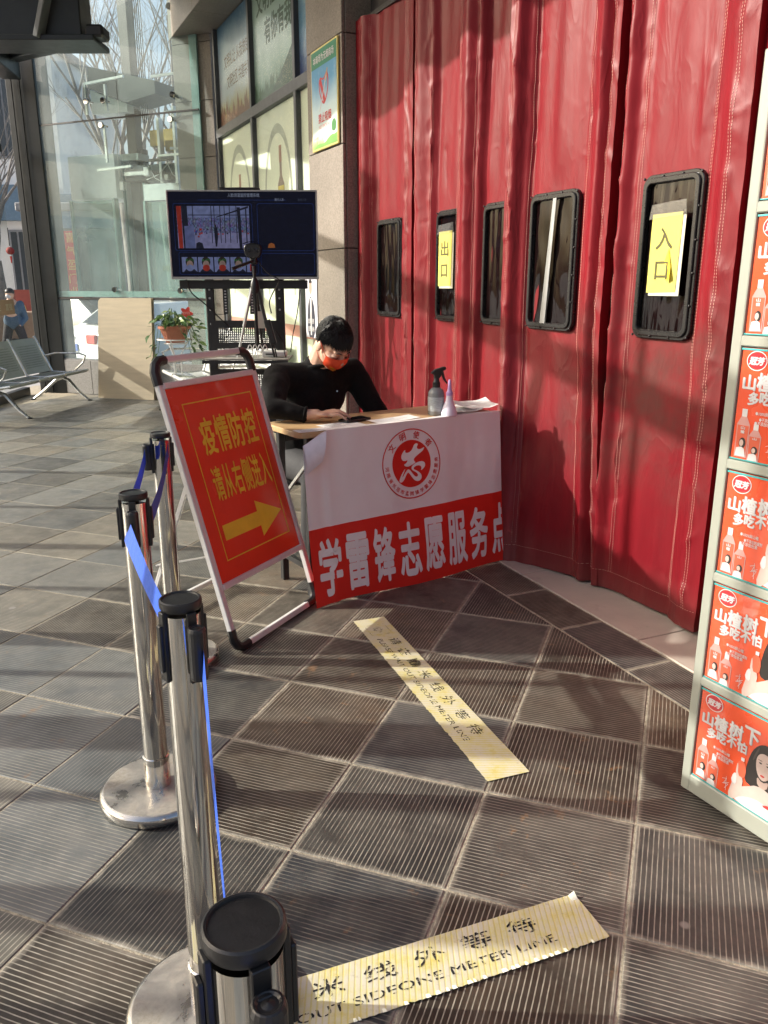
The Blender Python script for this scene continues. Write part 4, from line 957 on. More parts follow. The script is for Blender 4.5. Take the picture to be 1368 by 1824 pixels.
MB().slab(rrect(-.078, -.037, .078, .037, .010, 4), 0, .009).build('body', black_plastic, ph, bevel=.0025, seg=2); MB().slab(rrect(-.073, -.033, .073, .033, .008, 4), .0092, .0098).build('screen', mat('phone glass', (.01, .01, .012), .06), ph)
sb = thing('spray_bottle', 'grey translucent spray bottle with black trigger head', 'spray bottle', on_desk(.806, .085), DR - R(20))
smk = mat('smoky plastic', (.22, .23, .24), .22, var=.1); 
MB().lathe([(0, 0), (.036, 0), (.040, .006), (.040, .105), (.037, .118), (.026, .130), (.016, .136), (.016, .142), (0, .142)], 22).build('bottle', smk, sb, smooth=True)
MB().lathe([(.0405, .022), (.0410, .024), (.0410, .088), (.0405, .09)], 22).build('label_wrap', mat('pale bottle label', (.35, .38, .40), .4, var=.3, scale=60, stretch=(1, 1, 6)), sb, smooth=True)
MB().lathe([(0, .137), (.019, .137), (.019, .160), (.015, .164), (.012, .185), (0, .185)], 16).build('collar', black_plastic, sb, smooth=True)
MB().prism([(-.030, .205), (-.012, .222), (.038, .236), (.046, .232), (.046, .222), (.030, .214), (.020, .190), (.012, .178), (-.012, .178), (-.014, .196)], -.011, .011).build('spray_head', black_plastic, sb, bevel=.003)
MB().prism([(.024, .214), (.034, .212), (.042, .180), (.056, .156), (.052, .150), (.034, .172), (.024, .196)], -.006, .006).build('trigger', black_plastic, sb, bevel=.002)
bb = thing('squeeze_bottle', 'clear lilac cone-shaped squeeze bottle with nozzle', 'bottle', on_desk(.838, .022), 0); bb.scale = (.82, .82, .86)
lil = mat('frosted lilac plastic', (.72, .66, .78), .25, var=.05); lil2 = mat('lilac plastic', (.48, .33, .62), .35, var=.05)
MB().lathe([(0, 0), (.042, 0), (.049, .008), (.048, .022), (.036, .055), (.022, .090), (.019, .112), (.019, .118), (0, .118)], 24).build('bottle', lil, bb, smooth=True)
MB().lathe([(0, .116), (.020, .116), (.021, .134), (.015, .142), (.012, .155), (.0085, .196), (.006, .206), (0, .208)], 18).build('nozzle_cap', lil2, bb, smooth=True)
# ---- A-frame sign
SP = Vector((-.573, 2.894, 0)); SR = R(63.64); TL_ = R(16.3)
sg = thing('folding_sign', 'red folding floor sign with yellow arrow in a white aluminium frame', 'sign', SP, SR)
def A(x, l, d=0.0): return Vector((x, l * math.sin(TL_) + d * math.cos(TL_), l * math.cos(TL_) - d * math.sin(TL_)))
nrm = (0, -math.cos(TL_), math.sin(TL_)); W_ = .60
for x in (.0, W_):
    MB().bar(A(x, .07), A(x, 1.085), .026, .024, nrm).build('side_rail', white_alu, sg, bevel=.003)
    MB().bar(A(x + (.009 if x == 0 else -.009), .262), A(x + (.009 if x == 0 else -.009), 1.078), .006, .028, nrm).build('rail_ridge', white_alu, sg)
MB().bar(A(.06, .018), A(W_ - .06, .018), .024, .026, nrm).build('bottom_bar', white_alu, sg, bevel=.003)
MB().bar(A(.055, 1.168), A(W_ - .055, 1.168), .026, .028, nrm).build('handle_bar', white_alu, sg, bevel=.004)
for x, s in ((0, 1), (W_, -1)):
    MB().tube([A(x, .10), A(x, .055), A(x + s * .012, .03), A(x + s * .035, .018), A(x + s * .08, .018)], .0185, 8).build('corner_elbow', black_plastic, sg, smooth=True)
    MB().tube([A(x, 1.075), A(x, 1.125), A(x + s * .012, 1.150), A(x + s * .035, 1.166), A(x + s * .07, 1.168)], .0190, 8).build('corner_elbow', black_plastic, sg, smooth=True)
pf = MB()
for a, b in (((.0, .27), (W_, .27)), ((.0, 1.07), (W_, 1.07))): MB().bar(A(a[0] + .013, a[1], -.006), A(b[0] - .013, b[1], -.006), .024, .022, nrm).build('cross_rail', white_alu, sg, bevel=.003)

def AF(e0): return lambda a, b, e: tuple(A(a, b, e0 - e))
fm = bpy.data.meshes.new('sign_face'); fm.from_pydata([tuple(A(x, l, -.004)) for x, l in ((.013, .262), (W_ - .013, .262), (W_ - .013, 1.078), (.013, 1.078))], [], [(0, 1, 2, 3)]); put('sign_face', fm, mat('glossy red sign print', (.80, .055, .020), .25, var=.07, scale=3, coat=.3, bump=.05, bscale=5, dirt=((.45, .03, .02, 1), 3, .5, .4)), sg)
fm = bpy.data.meshes.new('back_board'); fm.from_pydata([tuple(A(x, l, .006)) for x, l in ((.013, .262), (W_ - .013, .262), (W_ - .013, 1.078), (.013, 1.078))], [], [(0, 1, 2, 3)]); put('back_board', fm, white_alu, sg)
fw_, fh_ = W_ - .05, .776   # printed area: x .025.., l .282..1.058
def FX(u): return .025 + fw_ * u
def FL_(v): return 1.058 - fh_ * v
bl = [(.115, .085), (.93, .085), (.93, .905), (.115, .905)]
o_ = [(FX(u), FL_(v)) for u, v in bl]; th_ = .0045
mb = MB(); i_ = [(o_[0][0] + th_, o_[0][1] - th_), (o_[1][0] - th_, o_[1][1] - th_), (o_[2][0] - th_, o_[2][1] + th_), (o_[3][0] + th_, o_[3][1] + th_)]
mb.v = [tuple(A(x, l, -.0055)) for x, l in o_ + i_]; mb.f = [(k, (k + 1) % 4, 4 + (k + 1) % 4, 4 + k) for k in range(4)]; mb.build('yellow_border', yellow_print, sg, fix=False)
for k, ch in enumerate('疫情防控'):
    u0 = .215 + k * .170; text('lettering', ch, yellow_print, sg, (FX(u0), FL_(.365), FX(u0 + .155), FL_(.170)), fn=AF(-.0055), bold=.022)
for k, ch in enumerate('请从右侧进入'):
    u0 = .205 + k * .117; text('lettering', ch, yellow_print, sg, (FX(u0), FL_(.605), FX(u0 + .108), FL_(.425)), fn=AF(-.0055), bold=.018)
ar = [(.165, .725), (.60, .725), (.60, .665), (.905, .765), (.60, .865), (.60, .805), (.165, .805)]
me = bpy.data.meshes.new('arrow'); me.from_pydata([tuple(A(FX(u), FL_(v), -.0055)) for u, v in ar], [], [(0, 1, 5, 6), (2, 3, 4, 5, 1)]); put('arrow', me, yellow_print, sg)
for x in (.03, W_ - .03):
    MB().bar(A(x, .70, .02), (x, .50, .025), .020, .012, (1, 0, 0)).build('rear_leg', white_alu, sg, bevel=.002)
    MB().box(A(x + (-.012 if x < .1 else .012), .70, .016), (.010, .022, .045)).build('hinge', black_plastic, sg, bevel=.004)
    MB().box((x, .505, .018), (.032, .05, .036)).build('rear_foot', black_plastic, sg, bevel=.006)
    MB().bar(A(x - .01, .40, .02), (x - .01, .40, .30), .014, .005, (0, 0, 1)).build('folding_stay', white_alu, sg)
MB().bar((.05, .50, .06), (W_ - .05, .50, .06), .018, .022).build('rear_bar', white_alu, sg, bevel=.002)
# ---- queue barrier posts
def dusty_mat():
    m, t, b = newmat('dusty steel base')
    tc = N(t, 'ShaderNodeTexCoord'); n = N(t, 'ShaderNodeTexNoise', Scale=7, Detail=10, Roughness=.62, Distortion=.6); t.links.new(tc.outputs['Object'], n.inputs['Vector'])
    n2 = N(t, 'ShaderNodeTexNoise', Scale=90, Detail=4, Roughness=.7); t.links.new(tc.outputs['Object'], n2.inputs['Vector'])
    sp = N(t, 'ShaderNodeSeparateXYZ'); t.links.new(tc.outputs['Object'], sp.inputs[0])
    rad = mth(t, 'SQRT', mth(t, 'ADD', mth(t, 'POWER', sp.outputs[0], 2.0), mth(t, 'POWER', sp.outputs[1], 2.0)))
    f = ramp(t, n.outputs[0], [(.40, (.12,) * 3), (.60, (.85,) * 3)])
    f = mth(t, 'MULTIPLY', f, ramp(t, rad, [(.146, (1,) * 3), (.153, (.05,) * 3)]))
    c = mixc(t, f, (.50, .48, .45, 1), ramp(t, n2.outputs[0], [(.35, (.20, .18, .14, 1)), (.65, (.34, .305, .25, 1))])); t.links.new(c, b.inputs['Base Color'])
    t.links.new(mth(t, 'SUBTRACT', 1.0, f), b.inputs['Metallic']); t.links.new(mth(t, 'MULTIPLY_ADD', f, .7, .12), b.inputs['Roughness'])
    return m
dusty = dusty_mat()
blue = mat('blue webbing', (.02, .09, .52), .55, var=.08, scale=50, bump=.2, bscale=900)
def stanchion(label, x, y, rz):
    th = thing('barrier_post', label, 'barrier post', (x, y, 0), rz, 'queue barrier posts')
    base = MB().lathe([(0, .002), (.150, .002), (.159, .006), (.162, .014), (.162, .026), (.156, .034), (.148, .037), (.045, .039), (0, .039)], 56).build('base', dusty, th, smooth=True)
    for p in base.data.polygons: p.use_smooth = abs(p.normal.z) < .98
    MB().lathe([(.0, .038), (.036, .038), (.0365, .130), (.0330, .132), (.0325, .864), (0, .864)], 40).build('post', chrome, th, smooth=True)
    cp = MB().lathe([(0, .872), (.0335, .872), (.0356, .876), (.0360, .883), (.0353, .888), (.0330, .8895), (.0308, .8890), (.0300, .8868), (0, .8868)], 40).build('cap', black_plastic, th, smooth=True)
    for p in cp.data.polygons: p.use_smooth = abs(p.normal.z) < .9
    for k in range(4):
        c_ = MB(); a = k * math.pi / 2; M_ = Matrix.Rotation(a, 4, 'Z')
        c_.span((-.0085, -.0385, .745), (.0085, -.031, .872), M_); c_.span((-.0065, -.0445, .765), (.0065, -.038, .850), M_)
        if k == 0: c_.lathe([(0, .757), (.0145, .757), (.0155, .761), (.0155, .845), (.0135, .851), (.010, .851), (.0098, .849), (.006, .849), (0, .851)], 18, c=(0, -.050, 0))
        c_.build('belt_cassette' if k == 0 else 'belt_clip', black_plastic, th, bevel=.0015)
    return th
P1 = (-.80, 2.845); P2 = (-.640, 1.990); P3 = (-.345, 1.272); P4 = (-.117, .553)
st1 = stanchion('steel barrier post farthest back, beside the red folding sign', *P1, R(-65))
st2 = stanchion('steel barrier post second from the back, dusty round base in the sun', *P2, R(10))
st3 = stanchion('tall steel barrier post in front of the red sign, third from the back', *P3, R(42))
st4 = stanchion('nearest steel barrier post with large black cap at the bottom edge', *P4, R(30))
def belt(st, p, q, z0, z1, w0, w1, sag=.03, tw0=0.0, tw1=0.0, m=blue):
    p = Vector(p); q = Vector(q); n = 26; mb = MB(); d = (q - p).normalized(); side = Vector((-d.y, d.x))
    for i in range(n + 1):
        k = i / n; c = p.lerp(q, k); z = z0 + (z1 - z0) * k - sag * 4 * k * (1 - k); wd = (w0 + (w1 - w0) * k) / 2; tw = tw0 + (tw1 - tw0) * k
        for s in (1, -1):
            mb.v.append(tuple(loc_of(st, (c.x + side.x * math.sin(tw) * wd * s, c.y + side.y * math.sin(tw) * wd * s, z + math.cos(tw) * wd * s))))
    for i in range(n): mb.f.append((2 * i, 2 * i + 1, 2 * i + 3, 2 * i + 2))
    return mb.build('belt', m, st, smooth=True, fix=False)
belt(st1, (-.845, 2.80), (-.675, 2.02), .815, .82, .05, .05, .02)
belt(st1, (-.765, 2.81), (-.603, 2.00), .835, .82, .048, .048, .025)
belt(st2, (-.648, 1.942), (-.378, 1.300), .800, .835, .05, .048, .012, .35, .10)
belt(st3, (-.302, 1.225), (-.140, .595), .79, .835, .050, .045, .05, .10, .0)
belt(st4, (-.086, .508), (.06, -.25), .765, .80, .03, .05, .06, .9, .3)
# ---- waiting-line tapes on the floor
def tape_mat():
    m, t, b = newmat('worn yellow floor tape')
    tc = N(t, 'ShaderNodeTexCoord'); P = tc.outputs['Object']
    n1 = N(t, 'ShaderNodeTexNoise', Scale=14, Detail=8, Roughness=.7); t.links.new(P, n1.inputs['Vector'])
    n2 = N(t, 'ShaderNodeTexNoise', Scale=60, Detail=6, Roughness=.7); t.links.new(P, n2.inputs['Vector'])
    c = ramp(t, n1.outputs[0], [(.30, (.56, .45, .09, 1)), (.42, (.60, .55, .29, 1)), (.56, (.60, .57, .45, 1))])
    mp = N(t, 'ShaderNodeMapping'); mp.inputs['Rotation'].default_value = (0, 0, YAW); t.links.new(tc.outputs['Object'], mp.inputs[0])
    sp = N(t, 'ShaderNodeSeparateXYZ'); t.links.new(mp.outputs[0], sp.inputs[0])
    d = mth(t, 'ABSOLUTE', mth(t, 'SUBTRACT', mth(t, 'FRACT', mth(t, 'MULTIPLY', sp.outputs[0], 33 / TS)), .5))
    g_ = ramp(t, d, [(.08, (1, 1, 1, 1)), (.2, (0, 0, 0, 1))])
    c = mixc(t, mth(t, 'MULTIPLY', g_, .45), c, (.55, .45, .03, 1))
    c = mixc(t, ramp(t, n2.outputs[0], [(.60, (0,) * 3), (.72, (.6,) * 3)]), c, (.33, .29, .2, 1))
    t.links.new(c, b.inputs['Base Color']); b.inputs['Roughness'].default_value = .6
    bp = N(t, 'ShaderNodeBump', Strength=.2, Distance=.002); t.links.new(mth(t, 'SUBTRACT', n2.outputs[0], g_), bp.inputs['Height']); t.links.new(bp.outputs[0], b.inputs['Normal'])
    return m
tapem = tape_mat()
def worn_ink():
    m, t, b = newmat('worn black tape print')
    m.blend_method = 'HASHED' if hasattr(m, 'blend_method') else None
    tc = N(t, 'ShaderNodeTexCoord'); n = N(t, 'ShaderNodeTexNoise', Scale=55, Detail=5, Roughness=.7); t.links.new(tc.outputs['Object'], n.inputs['Vector'])
    mp = N(t, 'ShaderNodeMapping'); mp.inputs['Rotation'].default_value = (0, 0, YAW); t.links.new(tc.outputs['Object'], mp.inputs[0]); sp = N(t, 'ShaderNodeSeparateXYZ'); t.links.new(mp.outputs[0], sp.inputs[0])
    d = mth(t, 'ABSOLUTE', mth(t, 'SUBTRACT', mth(t, 'FRACT', mth(t, 'MULTIPLY', sp.outputs[0], 33 / TS)), .5))
    a = mth(t, 'MULTIPLY', ramp(t, n.outputs[0], [(.43, (0,) * 3), (.58, (.8,) * 3)]), ramp(t, d, [(.14, (.05,) * 3), (.24, (1,) * 3)]))
    b.inputs['Base Color'].default_value = (.03, .03, .03, 1); b.inputs['Roughness'].default_value = .7; t.links.new(a, b.inputs['Alpha'])
    return m
tink = worn_ink()
def floor_tape(label, a, b, wd, seed, x_text):
    """a, b: ends of the centre line on the floor"""
    a = Vector(a); b = Vector(b); L = (b - a).length; ang = math.atan2(b.y - a.y, b.x - a.x); rr = random.Random(seed)
    th = thing('floor_tape', label, 'tape', (a.x, a.y, .0), ang, 'waiting line tapes on the floor')
    n = 120; top = []; bot = []
    for i in range(n + 1):
        x = L * i / n
        bot.append((x, -wd / 2 + (.004 * noise.noise(Vector((x * 60, seed, 0))) + .003 * rr.random())))
        top.append((x, wd / 2 + .001 * noise.noise(Vector((x * 20, seed, 5)))))
    mb = MB()
    for i in range(n + 1):
        for k in range(5):
            y = bot[i][1] + (top[i][1] - bot[i][1]) * k / 4; mb.v.append((top[i][0], y, .0042))
    for i in range(n):
        for k in range(4): q = i * 5 + k; mb.f.append((q, q + 5, q + 6, q + 1))
    sh = mb.build('tape', tapem, th, fix=False)
    return th, L
def tape_print(th, x0, x1, wd, s_cn, s_en, flip=1):
    n = len(s_cn); st_ = (x1 - x0) / n
    for k, ch in enumerate(s_cn):
        xa = x0 + k * st_ + st_ * .2
        text('lettering', ch, tink, th, (xa, wd * .02, xa + st_ * .62, wd * .34), fn=lambda p, q, e: (p, q, .0047 + e), bold=.012)
    text('lettering', s_en, tink, th, (x0 + .01, -wd * .27, x1, -wd * .12), fn=lambda p, q, e: (p, q, .0047 + e), bold=.006)
t1, L1 = floor_tape('worn yellow waiting-line tape running towards the desk', (-.067, 3.23), (.367, 2.071), .142, 3, 0)
tape_print(t1, .20, 1.02, .142, '请在一米线外等待', 'PLEASE WAIT OUT SIDEONE METER LINE')
mb = MB(); mb.v = [(x, y, .0047) for x, y in ((.07, -.045), (.17, -.045), (.17, .045), (.07, .045), (.073, -.042), (.167, -.042), (.167, .042), (.073, .042))]; mb.f = [(k, (k + 1) % 4, 4 + (k + 1) % 4, 4 + k) for k in range(4)]; mb.build('pictogram_frame', tink, t1, fix=False)
MB().add([(x, y, .0047) for x, y in ell(.12, .0, .03, .022, 14)], [tuple(range(14))]).build('pictogram', tink, t1, fix=False)
t2, L2 = floor_tape('worn yellow waiting-line tape nearest the camera, torn along its lower edge', (-.60, 1.118), (.477, 1.531), .142, 8, 0)
tape_print(t2, .13, 1.04, .142, '请在一米线外等待', 'PLEASE WAIT OUT SIDEONE METER LINE')
for k in range(26):   # loose shreds along the torn edge
    x = random.uniform(.45, 1.12); mb = MB(); s_ = random.uniform(.004, .011)
    mb.add([(x, -.071, .0045), (x + s_, -.072 - s_ * .4, .0045 + s_ * .6), (x + s_ * .7, -.066 - s_ * .2, .006 + s_ * .5), (x + s_ * .2, -.062, .0048)], [(0, 1, 2, 3)]); mb.build('torn_shred', mat('torn tape paper', (.68, .66, .56), .7), t2, fix=False)
mb = MB(); mb.grid(5, 5, lambda a, b: (1.136 + .016 * a, .052 + .018 * b, .0046 + .009 * (a * b))); mb.build('lifted_corner', mat('torn tape paper', (.68, .66, .56), .7), t2, smooth=True, fix=False)
# ---- drink cabinet with printed doors
CP = Vector((.856, 2.017, 0)); CR = math.atan2(-.876, .482)
cab = thing('locker_cabinet', 'pale grey-green locker cabinet with rows of orange drink advertisements', 'cabinet', CP, CR)
cabm = mat('pale grey-green enamel', (.31, .32, .275), .32, var=.04, scale=6, dirt=((.30, .28, .22, 1), 8, .62, .3))
ROW, PH, PW = .3035, .278, .40
nrow, ncol_ = 6, 2
rows = [.066 + ROW * k for k in range(nrow)]; cols = [.030, .462]
body = MB(); body.span((.0, .012, .012), (.895, .45, 1.905)); body.build('carcass', cabm, cab, bevel=.012, seg=3)
for xa, xb in ((0.0, cols[0]), (cols[0] + PW, cols[1]), (cols[1] + PW, .895)): MB().span((xa, -.006, .012), (xb, .0125, 1.905)).build('upright', cabm, cab, bevel=.004, seg=2)
zz = [.012] + [z for r_ in rows for z in (r_, r_ + PH)] + [1.905]
for a, b in zip(zz[0::2], zz[1::2]):
    for c_ in cols: MB().span((c_ - .004, -.0055, a + (.0 if a == .012 else .0)), (c_ + PW + .004, .0122, b)).build('rail', cabm, cab, bevel=.003)
orange = mat('orange-red advertisement print', (.66, .072, .020), .26, var=.05, scale=3, coat=.3); tealm = mat('teal door edge', (.05, .36, .36), .4)
pskin = mat('printed skin tone', (.52, .40, .36), .3); phair = mat('printed black hair', (.018, .013, .012), .3); pwhite = mat('printed white', (.58, .57, .58), .3); pred = mat('printed lip red', (.5, .03, .03), .3); pbot = mat('printed bottle red', (.55, .10, .05), .3); pink_ = mat('printed pink', (.52, .27, .25), .3)
pgrey = mat('printed grey', (.45, .44, .46), .3)
def door(x, z):
    d = MB().span((.004, -.001, .003), (PW - .004, .010, PH - .003)).build('door', orange, cab); d.location = (x, 0, z)
    MB().span((.002, -.0035, PH - .008), (PW - .002, .008, PH - .0035)).build('door_edge', tealm, d); MB().span((.002, -.0035, .0025), (PW - .002, .008, .0055)).build('door_edge', tealm, d)
    return d
d0 = door(cols[0], rows[0])
def pr(name, pts, m, y): return flat(name, pts, m, d0, y=-.001 - .0006 * y)
Z = lambda r_: PH * (1 - r_)
# logo: ring, red oval, two characters
v2, f2 = ring2d(.046, Z(.115), .028, .0235, .0022, 32); me = bpy.data.meshes.new('logo_ring'); me.from_pydata([(x, -.0022, z) for x, z in v2], [], f2); put('logo_ring', me, pwhite, d0)
pr('logo_oval', ell(.046, Z(.115), .0245, .0195), mat('logo red', (.45, .02, .03), .3), 1.2)
text('logo_lettering', '冠芳', pwhite, d0, (.0245, Z(.152), .0685, Z(.080)), y=-.0026, bold=.045, shear=.2)
for k, (ch, u0, u1, r0, r1) in enumerate((('山', .014, .050, .370, .235), ('楂', .053, .096, .370, .210), ('树', .099, .142, .355, .195), ('下', .145, .190, .335, .160))):
    text('slogan_shadow', ch, pgrey, d0, (u0 + .0012, Z(r0) - .0012, u1 + .0012, Z(r1) - .0012), y=-.0020, bold=.036)
    text('slogan', ch, pwhite, d0, (u0, Z(r0), u1, Z(r1)), y=-.0026, bold=.024)
for k, ch in enumerate('多吃不怕'):
    u0 = .034 + k * .0315; r0 = .495 - .012 * k
    text('slogan_shadow', ch, pgrey, d0, (u0 + .001, Z(r0) - .001, u0 + .0310, Z(r0 - .115) - .001), y=-.0020, bold=.036)
    text('slogan', ch, pwhite, d0, (u0, Z(r0), u0 + .030, Z(r0 - .115)), y=-.0026, bold=.024)
for s_, u0, r_ in (('●100%鲜山楂', .060, .555), ('●不添加防腐剂', .072, .605), ('●不添加色素', .060, .640)):
    text('claim', s_, pwhite, d0, (u0, Z(r_ + .022), u0 + .052, Z(r_ - .012)), y=-.0024, bold=.01)
def bottle(cx, r0, r1, hw, tag_):
    z0, z1 = Z(r1), Z(r0); hh = z1 - z0
    pr('bottle_print', [(cx - hw, z0), (cx + hw, z0), (cx + hw * 1.05, z0 + hh * .68), (cx + hw * .45, z0 + hh * .84), (cx - hw * .45, z0 + hh * .84), (cx - hw * 1.05, z0 + hh * .68)], pink_, 1.5)
    pr('bottle_label', [(cx - hw * .85, z0 + hh * .05), (cx + hw * .85, z0 + hh * .05), (cx + hw * .9, z0 + hh * .66), (cx - hw * .9, z0 + hh * .66)], pbot, 2)
    pr('bottle_cap', [(cx - hw * .42, z0 + hh * .84), (cx + hw * .42, z0 + hh * .84), (cx + hw * .42, z1), (cx - hw * .42, z1)], pwhite, 2)
    pr('mini_hair', ell(cx + hw * .15, z0 + hh * .30, hw * .55, hh * .11, 14), phair, 2.6); pr('mini_face', ell(cx + hw * .02, z0 + hh * .30, hw * .33, hh * .07, 12), pskin, 3.2)
    pr('mini_dress', [(cx - hw * .85, z0 + hh * .02), (cx + hw * .85, z0 + hh * .02), (cx + hw * .6, z0 + hh * .18), (cx + hw * .1, z0 + hh * .22), (cx - hw * .7, z0 + hh * .19)], pwhite, 3.2)
    n_ = len(tag_)
    for k, ch in enumerate(tag_): text('bottle_lettering', ch, pwhite, d0, (cx - hw * .32, z0 + hh * (.58 - .085 * k), cx + hw * .35, z0 + hh * (.65 - .085 * k)), y=-.0030, bold=.03)
bottle(.030, .535, .965, .0175, '山楂'); bottle(.066, .655, .985, .0165, '山')
# smiling woman in white holding a bottle
hx, hz = .212, Z(.50)
pr('hair', smoothpoly([(hx - .052, Z(.72)), (hx - .044, Z(.42)), (hx - .018, Z(.265)), (hx + .020, Z(.255)), (hx + .050, Z(.38)), (hx + .060, Z(.62)), (hx + .070, Z(.86)), (hx + .034, Z(.80)), (hx - .030, Z(.74))], 2), phair, 2)
pr('shoulders', smoothpoly([(.120, Z(1.0) + .004), (.128, Z(.86)), (.175, Z(.76)), (.198, Z(.70)), (.232, Z(.70)), (.262, Z(.76)), (.310, Z(.84)), (.330, Z(1.0) + .004)], 1), pskin, 2.8)
pr('face', smoothpoly([(hx - .024, Z(.43)), (hx - .012, Z(.35)), (hx + .014, Z(.35)), (hx + .026, Z(.43)), (hx + .022, Z(.56)), (hx + .002, Z(.635)), (hx - .018, Z(.57))], 2), pskin, 3.5)
pr('dress', smoothpoly([(.136, Z(1.0) + .004), (.158, Z(.90)), (.200, Z(.84)), (.235, Z(.85)), (.285, Z(.88)), (.320, Z(1.0) + .004)], 1), pwhite, 3.6)
for s_ in (-1, 1):
    pr('eye', ell(hx + .001 + s_ * .0105, Z(.455), .0045, .0022, 12), phair, 4.2); pr('brow', [(hx + s_ * .005, Z(.432)), (hx + s_ * .017, Z(.430)), (hx + s_ * .017, Z(.425)), (hx + s_ * .006, Z(.425))], phair, 4.2)
pr('neck_shadow', smoothpoly([(hx - .016, Z(.60)), (hx + .002, Z(.645)), (hx + .020, Z(.60)), (hx + .016, Z(.70)), (hx - .010, Z(.70))], 1), mat('printed neck shade', (.40, .29, .25), .3), 3.2); pr('cheek_shade', smoothpoly([(hx + .018, Z(.43)), (hx + .0255, Z(.43)), (hx + .0215, Z(.56)), (hx + .006, Z(.625)), (hx + .015, Z(.55))], 1), mat('printed cheek shade', (.46, .34, .30), .3), 4.0); pr('hair_gloss', smoothpoly([(hx - .034, Z(.46)), (hx - .022, Z(.32)), (hx - .016, Z(.31)), (hx - .029, Z(.47))], 1), mat('printed hair gloss', (.055, .042, .038), .3), 3.0)
pr('lips', ell(hx, Z(.575), .0065, .0030, 12), pred, 4.2); pr('nose', [(hx - .003, Z(.525)), (hx + .003, Z(.525)), (hx + .001, Z(.47))], mat('printed nose shade', (.55, .41, .36), .3), 4.2)
pr('collar', smoothpoly([(hx + .004, Z(.87)), (hx + .03, Z(.825)), (hx + .06, Z(.85)), (hx + .05, Z(.875))], 1), pred, 4.2)
pr('forearm', smoothpoly([(.118, Z(1.0) + .005), (.130, Z(.78)), (.142, Z(.66)), (.160, Z(.70)), (.158, Z(.86)), (.140, Z(1.0) + .005)], 1), pskin, 3.4)
pr('sleeve', smoothpoly([(.124, Z(.80)), (.130, Z(.70)), (.140, Z(.69)), (.142, Z(.82))], 1), pwhite, 4.4)
pr('held_bottle', smoothpoly([(.142, Z(.70)), (.138, Z(.58)), (.146, Z(.535)), (.158, Z(.535)), (.166, Z(.60)), (.163, Z(.71))], 1), pbot, 4.0); pr('held_bottle_cap', [(.147, Z(.535)), (.157, Z(.535)), (.157, Z(.50)), (.147, Z(.50))], pwhite, 4.0)
pr('fingers', smoothpoly([(.136, Z(.70)), (.138, Z(.58)), (.141, Z(.58)), (.144, Z(.70)), (.160, Z(.735)), (.150, Z(.76))], 1), pskin, 4.6)
sgn = MB()
for q in ([(.098, .83), (.112, .81), (.104, .87), (.120, .84)], [(.100, .88), (.118, .86), (.108, .92)], [(.110, .79), (.112, .94)]):
    for a, b in zip(q[:-1], q[1:]):
        p0 = Vector((a[0], 0, Z(a[1]))); p1 = Vector((b[0], 0, Z(b[1]))); sd_ = (p1 - p0).cross(Vector((0, 1, 0))).normalized() * .0005
        o = len(sgn.v); sgn.v += [(v.x, -.0024, v.z) for v in (p0 - sd_, p1 - sd_, p1 + sd_, p0 + sd_)]; sgn.f.append((o, o + 1, o + 2, o + 3))
stuff(sgn.build('signature', pwhite, d0, fix=False))
v2, f2 = ring2d(.315, Z(.26), .040, .040, .004, 32); me = bpy.data.meshes.new('round_mark'); me.from_pydata([(x, -.0022, z) for x, z in v2], [], f2); put('round_mark', me, pwhite, d0)
text('round_mark_lettering', 'C', pwhite, d0, (.290, Z(.35), .338, Z(.17)), y=-.0024, bold=.05)
for r_ in range(nrow):
    for c_ in range(ncol_):
        if r_ == 0 and c_ == 0: continue
        d = d0.copy(); col.objects.link(d); d.parent = cab; d.location = (cols[c_], 0, rows[r_])
        for ch in d0.children:
            k = ch.copy(); col.objects.link(k); k.parent = d
# ---- no-smoking sign on the pillar
ns_ = thing('no_smoking_sign', 'framed blue and green no smoking sign high on the granite pillar', 'sign', wall_pt(-3.885, -.168, 2.34), WROT)
sw, shh = .505, .668
MB().span((0, -.016, 0), (sw, -.001, shh)).build('frame', mat('gold sign frame', (.72, .62, .22), .3, metal=.4), ns_, bevel=.003)
bluesky = poster_mat('no smoking sign print', [(.02, (.25, .45, .10, 1)), (.12, (.66, .76, .70, 1)), (.40, (.55, .72, .78, 1)), (.68, (.08, .30, .52, 1)), (1, (.05, .22, .45, 1))], (.62, .74, .80, 1), 3)
def nf(name, pts, m, k): return flat(name, pts, m, ns_, y=-.0165 - .0008 * k)
MB().span((.014, -.0172, .014), (sw - .014, -.0165, shh - .014)).build('print', bluesky, ns_)
gdk = mat('sign green', (.015, .20, .10), .4)
nf('green_header', [(.014, shh - .125), (sw - .014, shh - .125), (sw - .014, shh - .014), (.014, shh - .014)], gdk, 1.4)
text('lettering', '本商场为无烟商场', pwhite, ns_, (.055, shh - .098, sw - .055, shh - .045), y=-.0190, bold=.02)
text('lettering', '禁止吸烟', mat('sign red', (.55, .02, .02), .4), ns_, (.14, .175, .385, .240), y=-.0182, bold=.015)
text('lettering', 'NO SMOKING', mat('sign pink', (.62, .22, .20), .4), ns_, (.15, .135, .375, .162), y=-.0182)
text('lettering', '长垣市宣', mat('sign red', (.55, .02, .02), .4), ns_, (.045, .075, .135, .095), y=-.0182)
hr = [(.255, .268), (.17, .36), (.155, .44), (.19, .475), (.235, .455), (.275, .465), (.315, .50), (.345, .455), (.34, .37)]
hp = smoothpoly(hr, 2); n_ = len(hp); mb = MB(); cxh, czh = .25, .39
mb.v = [(x, -.0182, z) for x, z in hp] + [(cxh + (x - cxh) * .84, -.0182, czh + (z - czh) * .84) for x, z in hp]; mb.f = [(k, (k + 1) % n_, n_ + (k + 1) % n_, n_ + k) for k in range(n_)]; mb.build('heart_ring', mat('sign red', (.55, .02, .02), .4), ns_, fix=False)
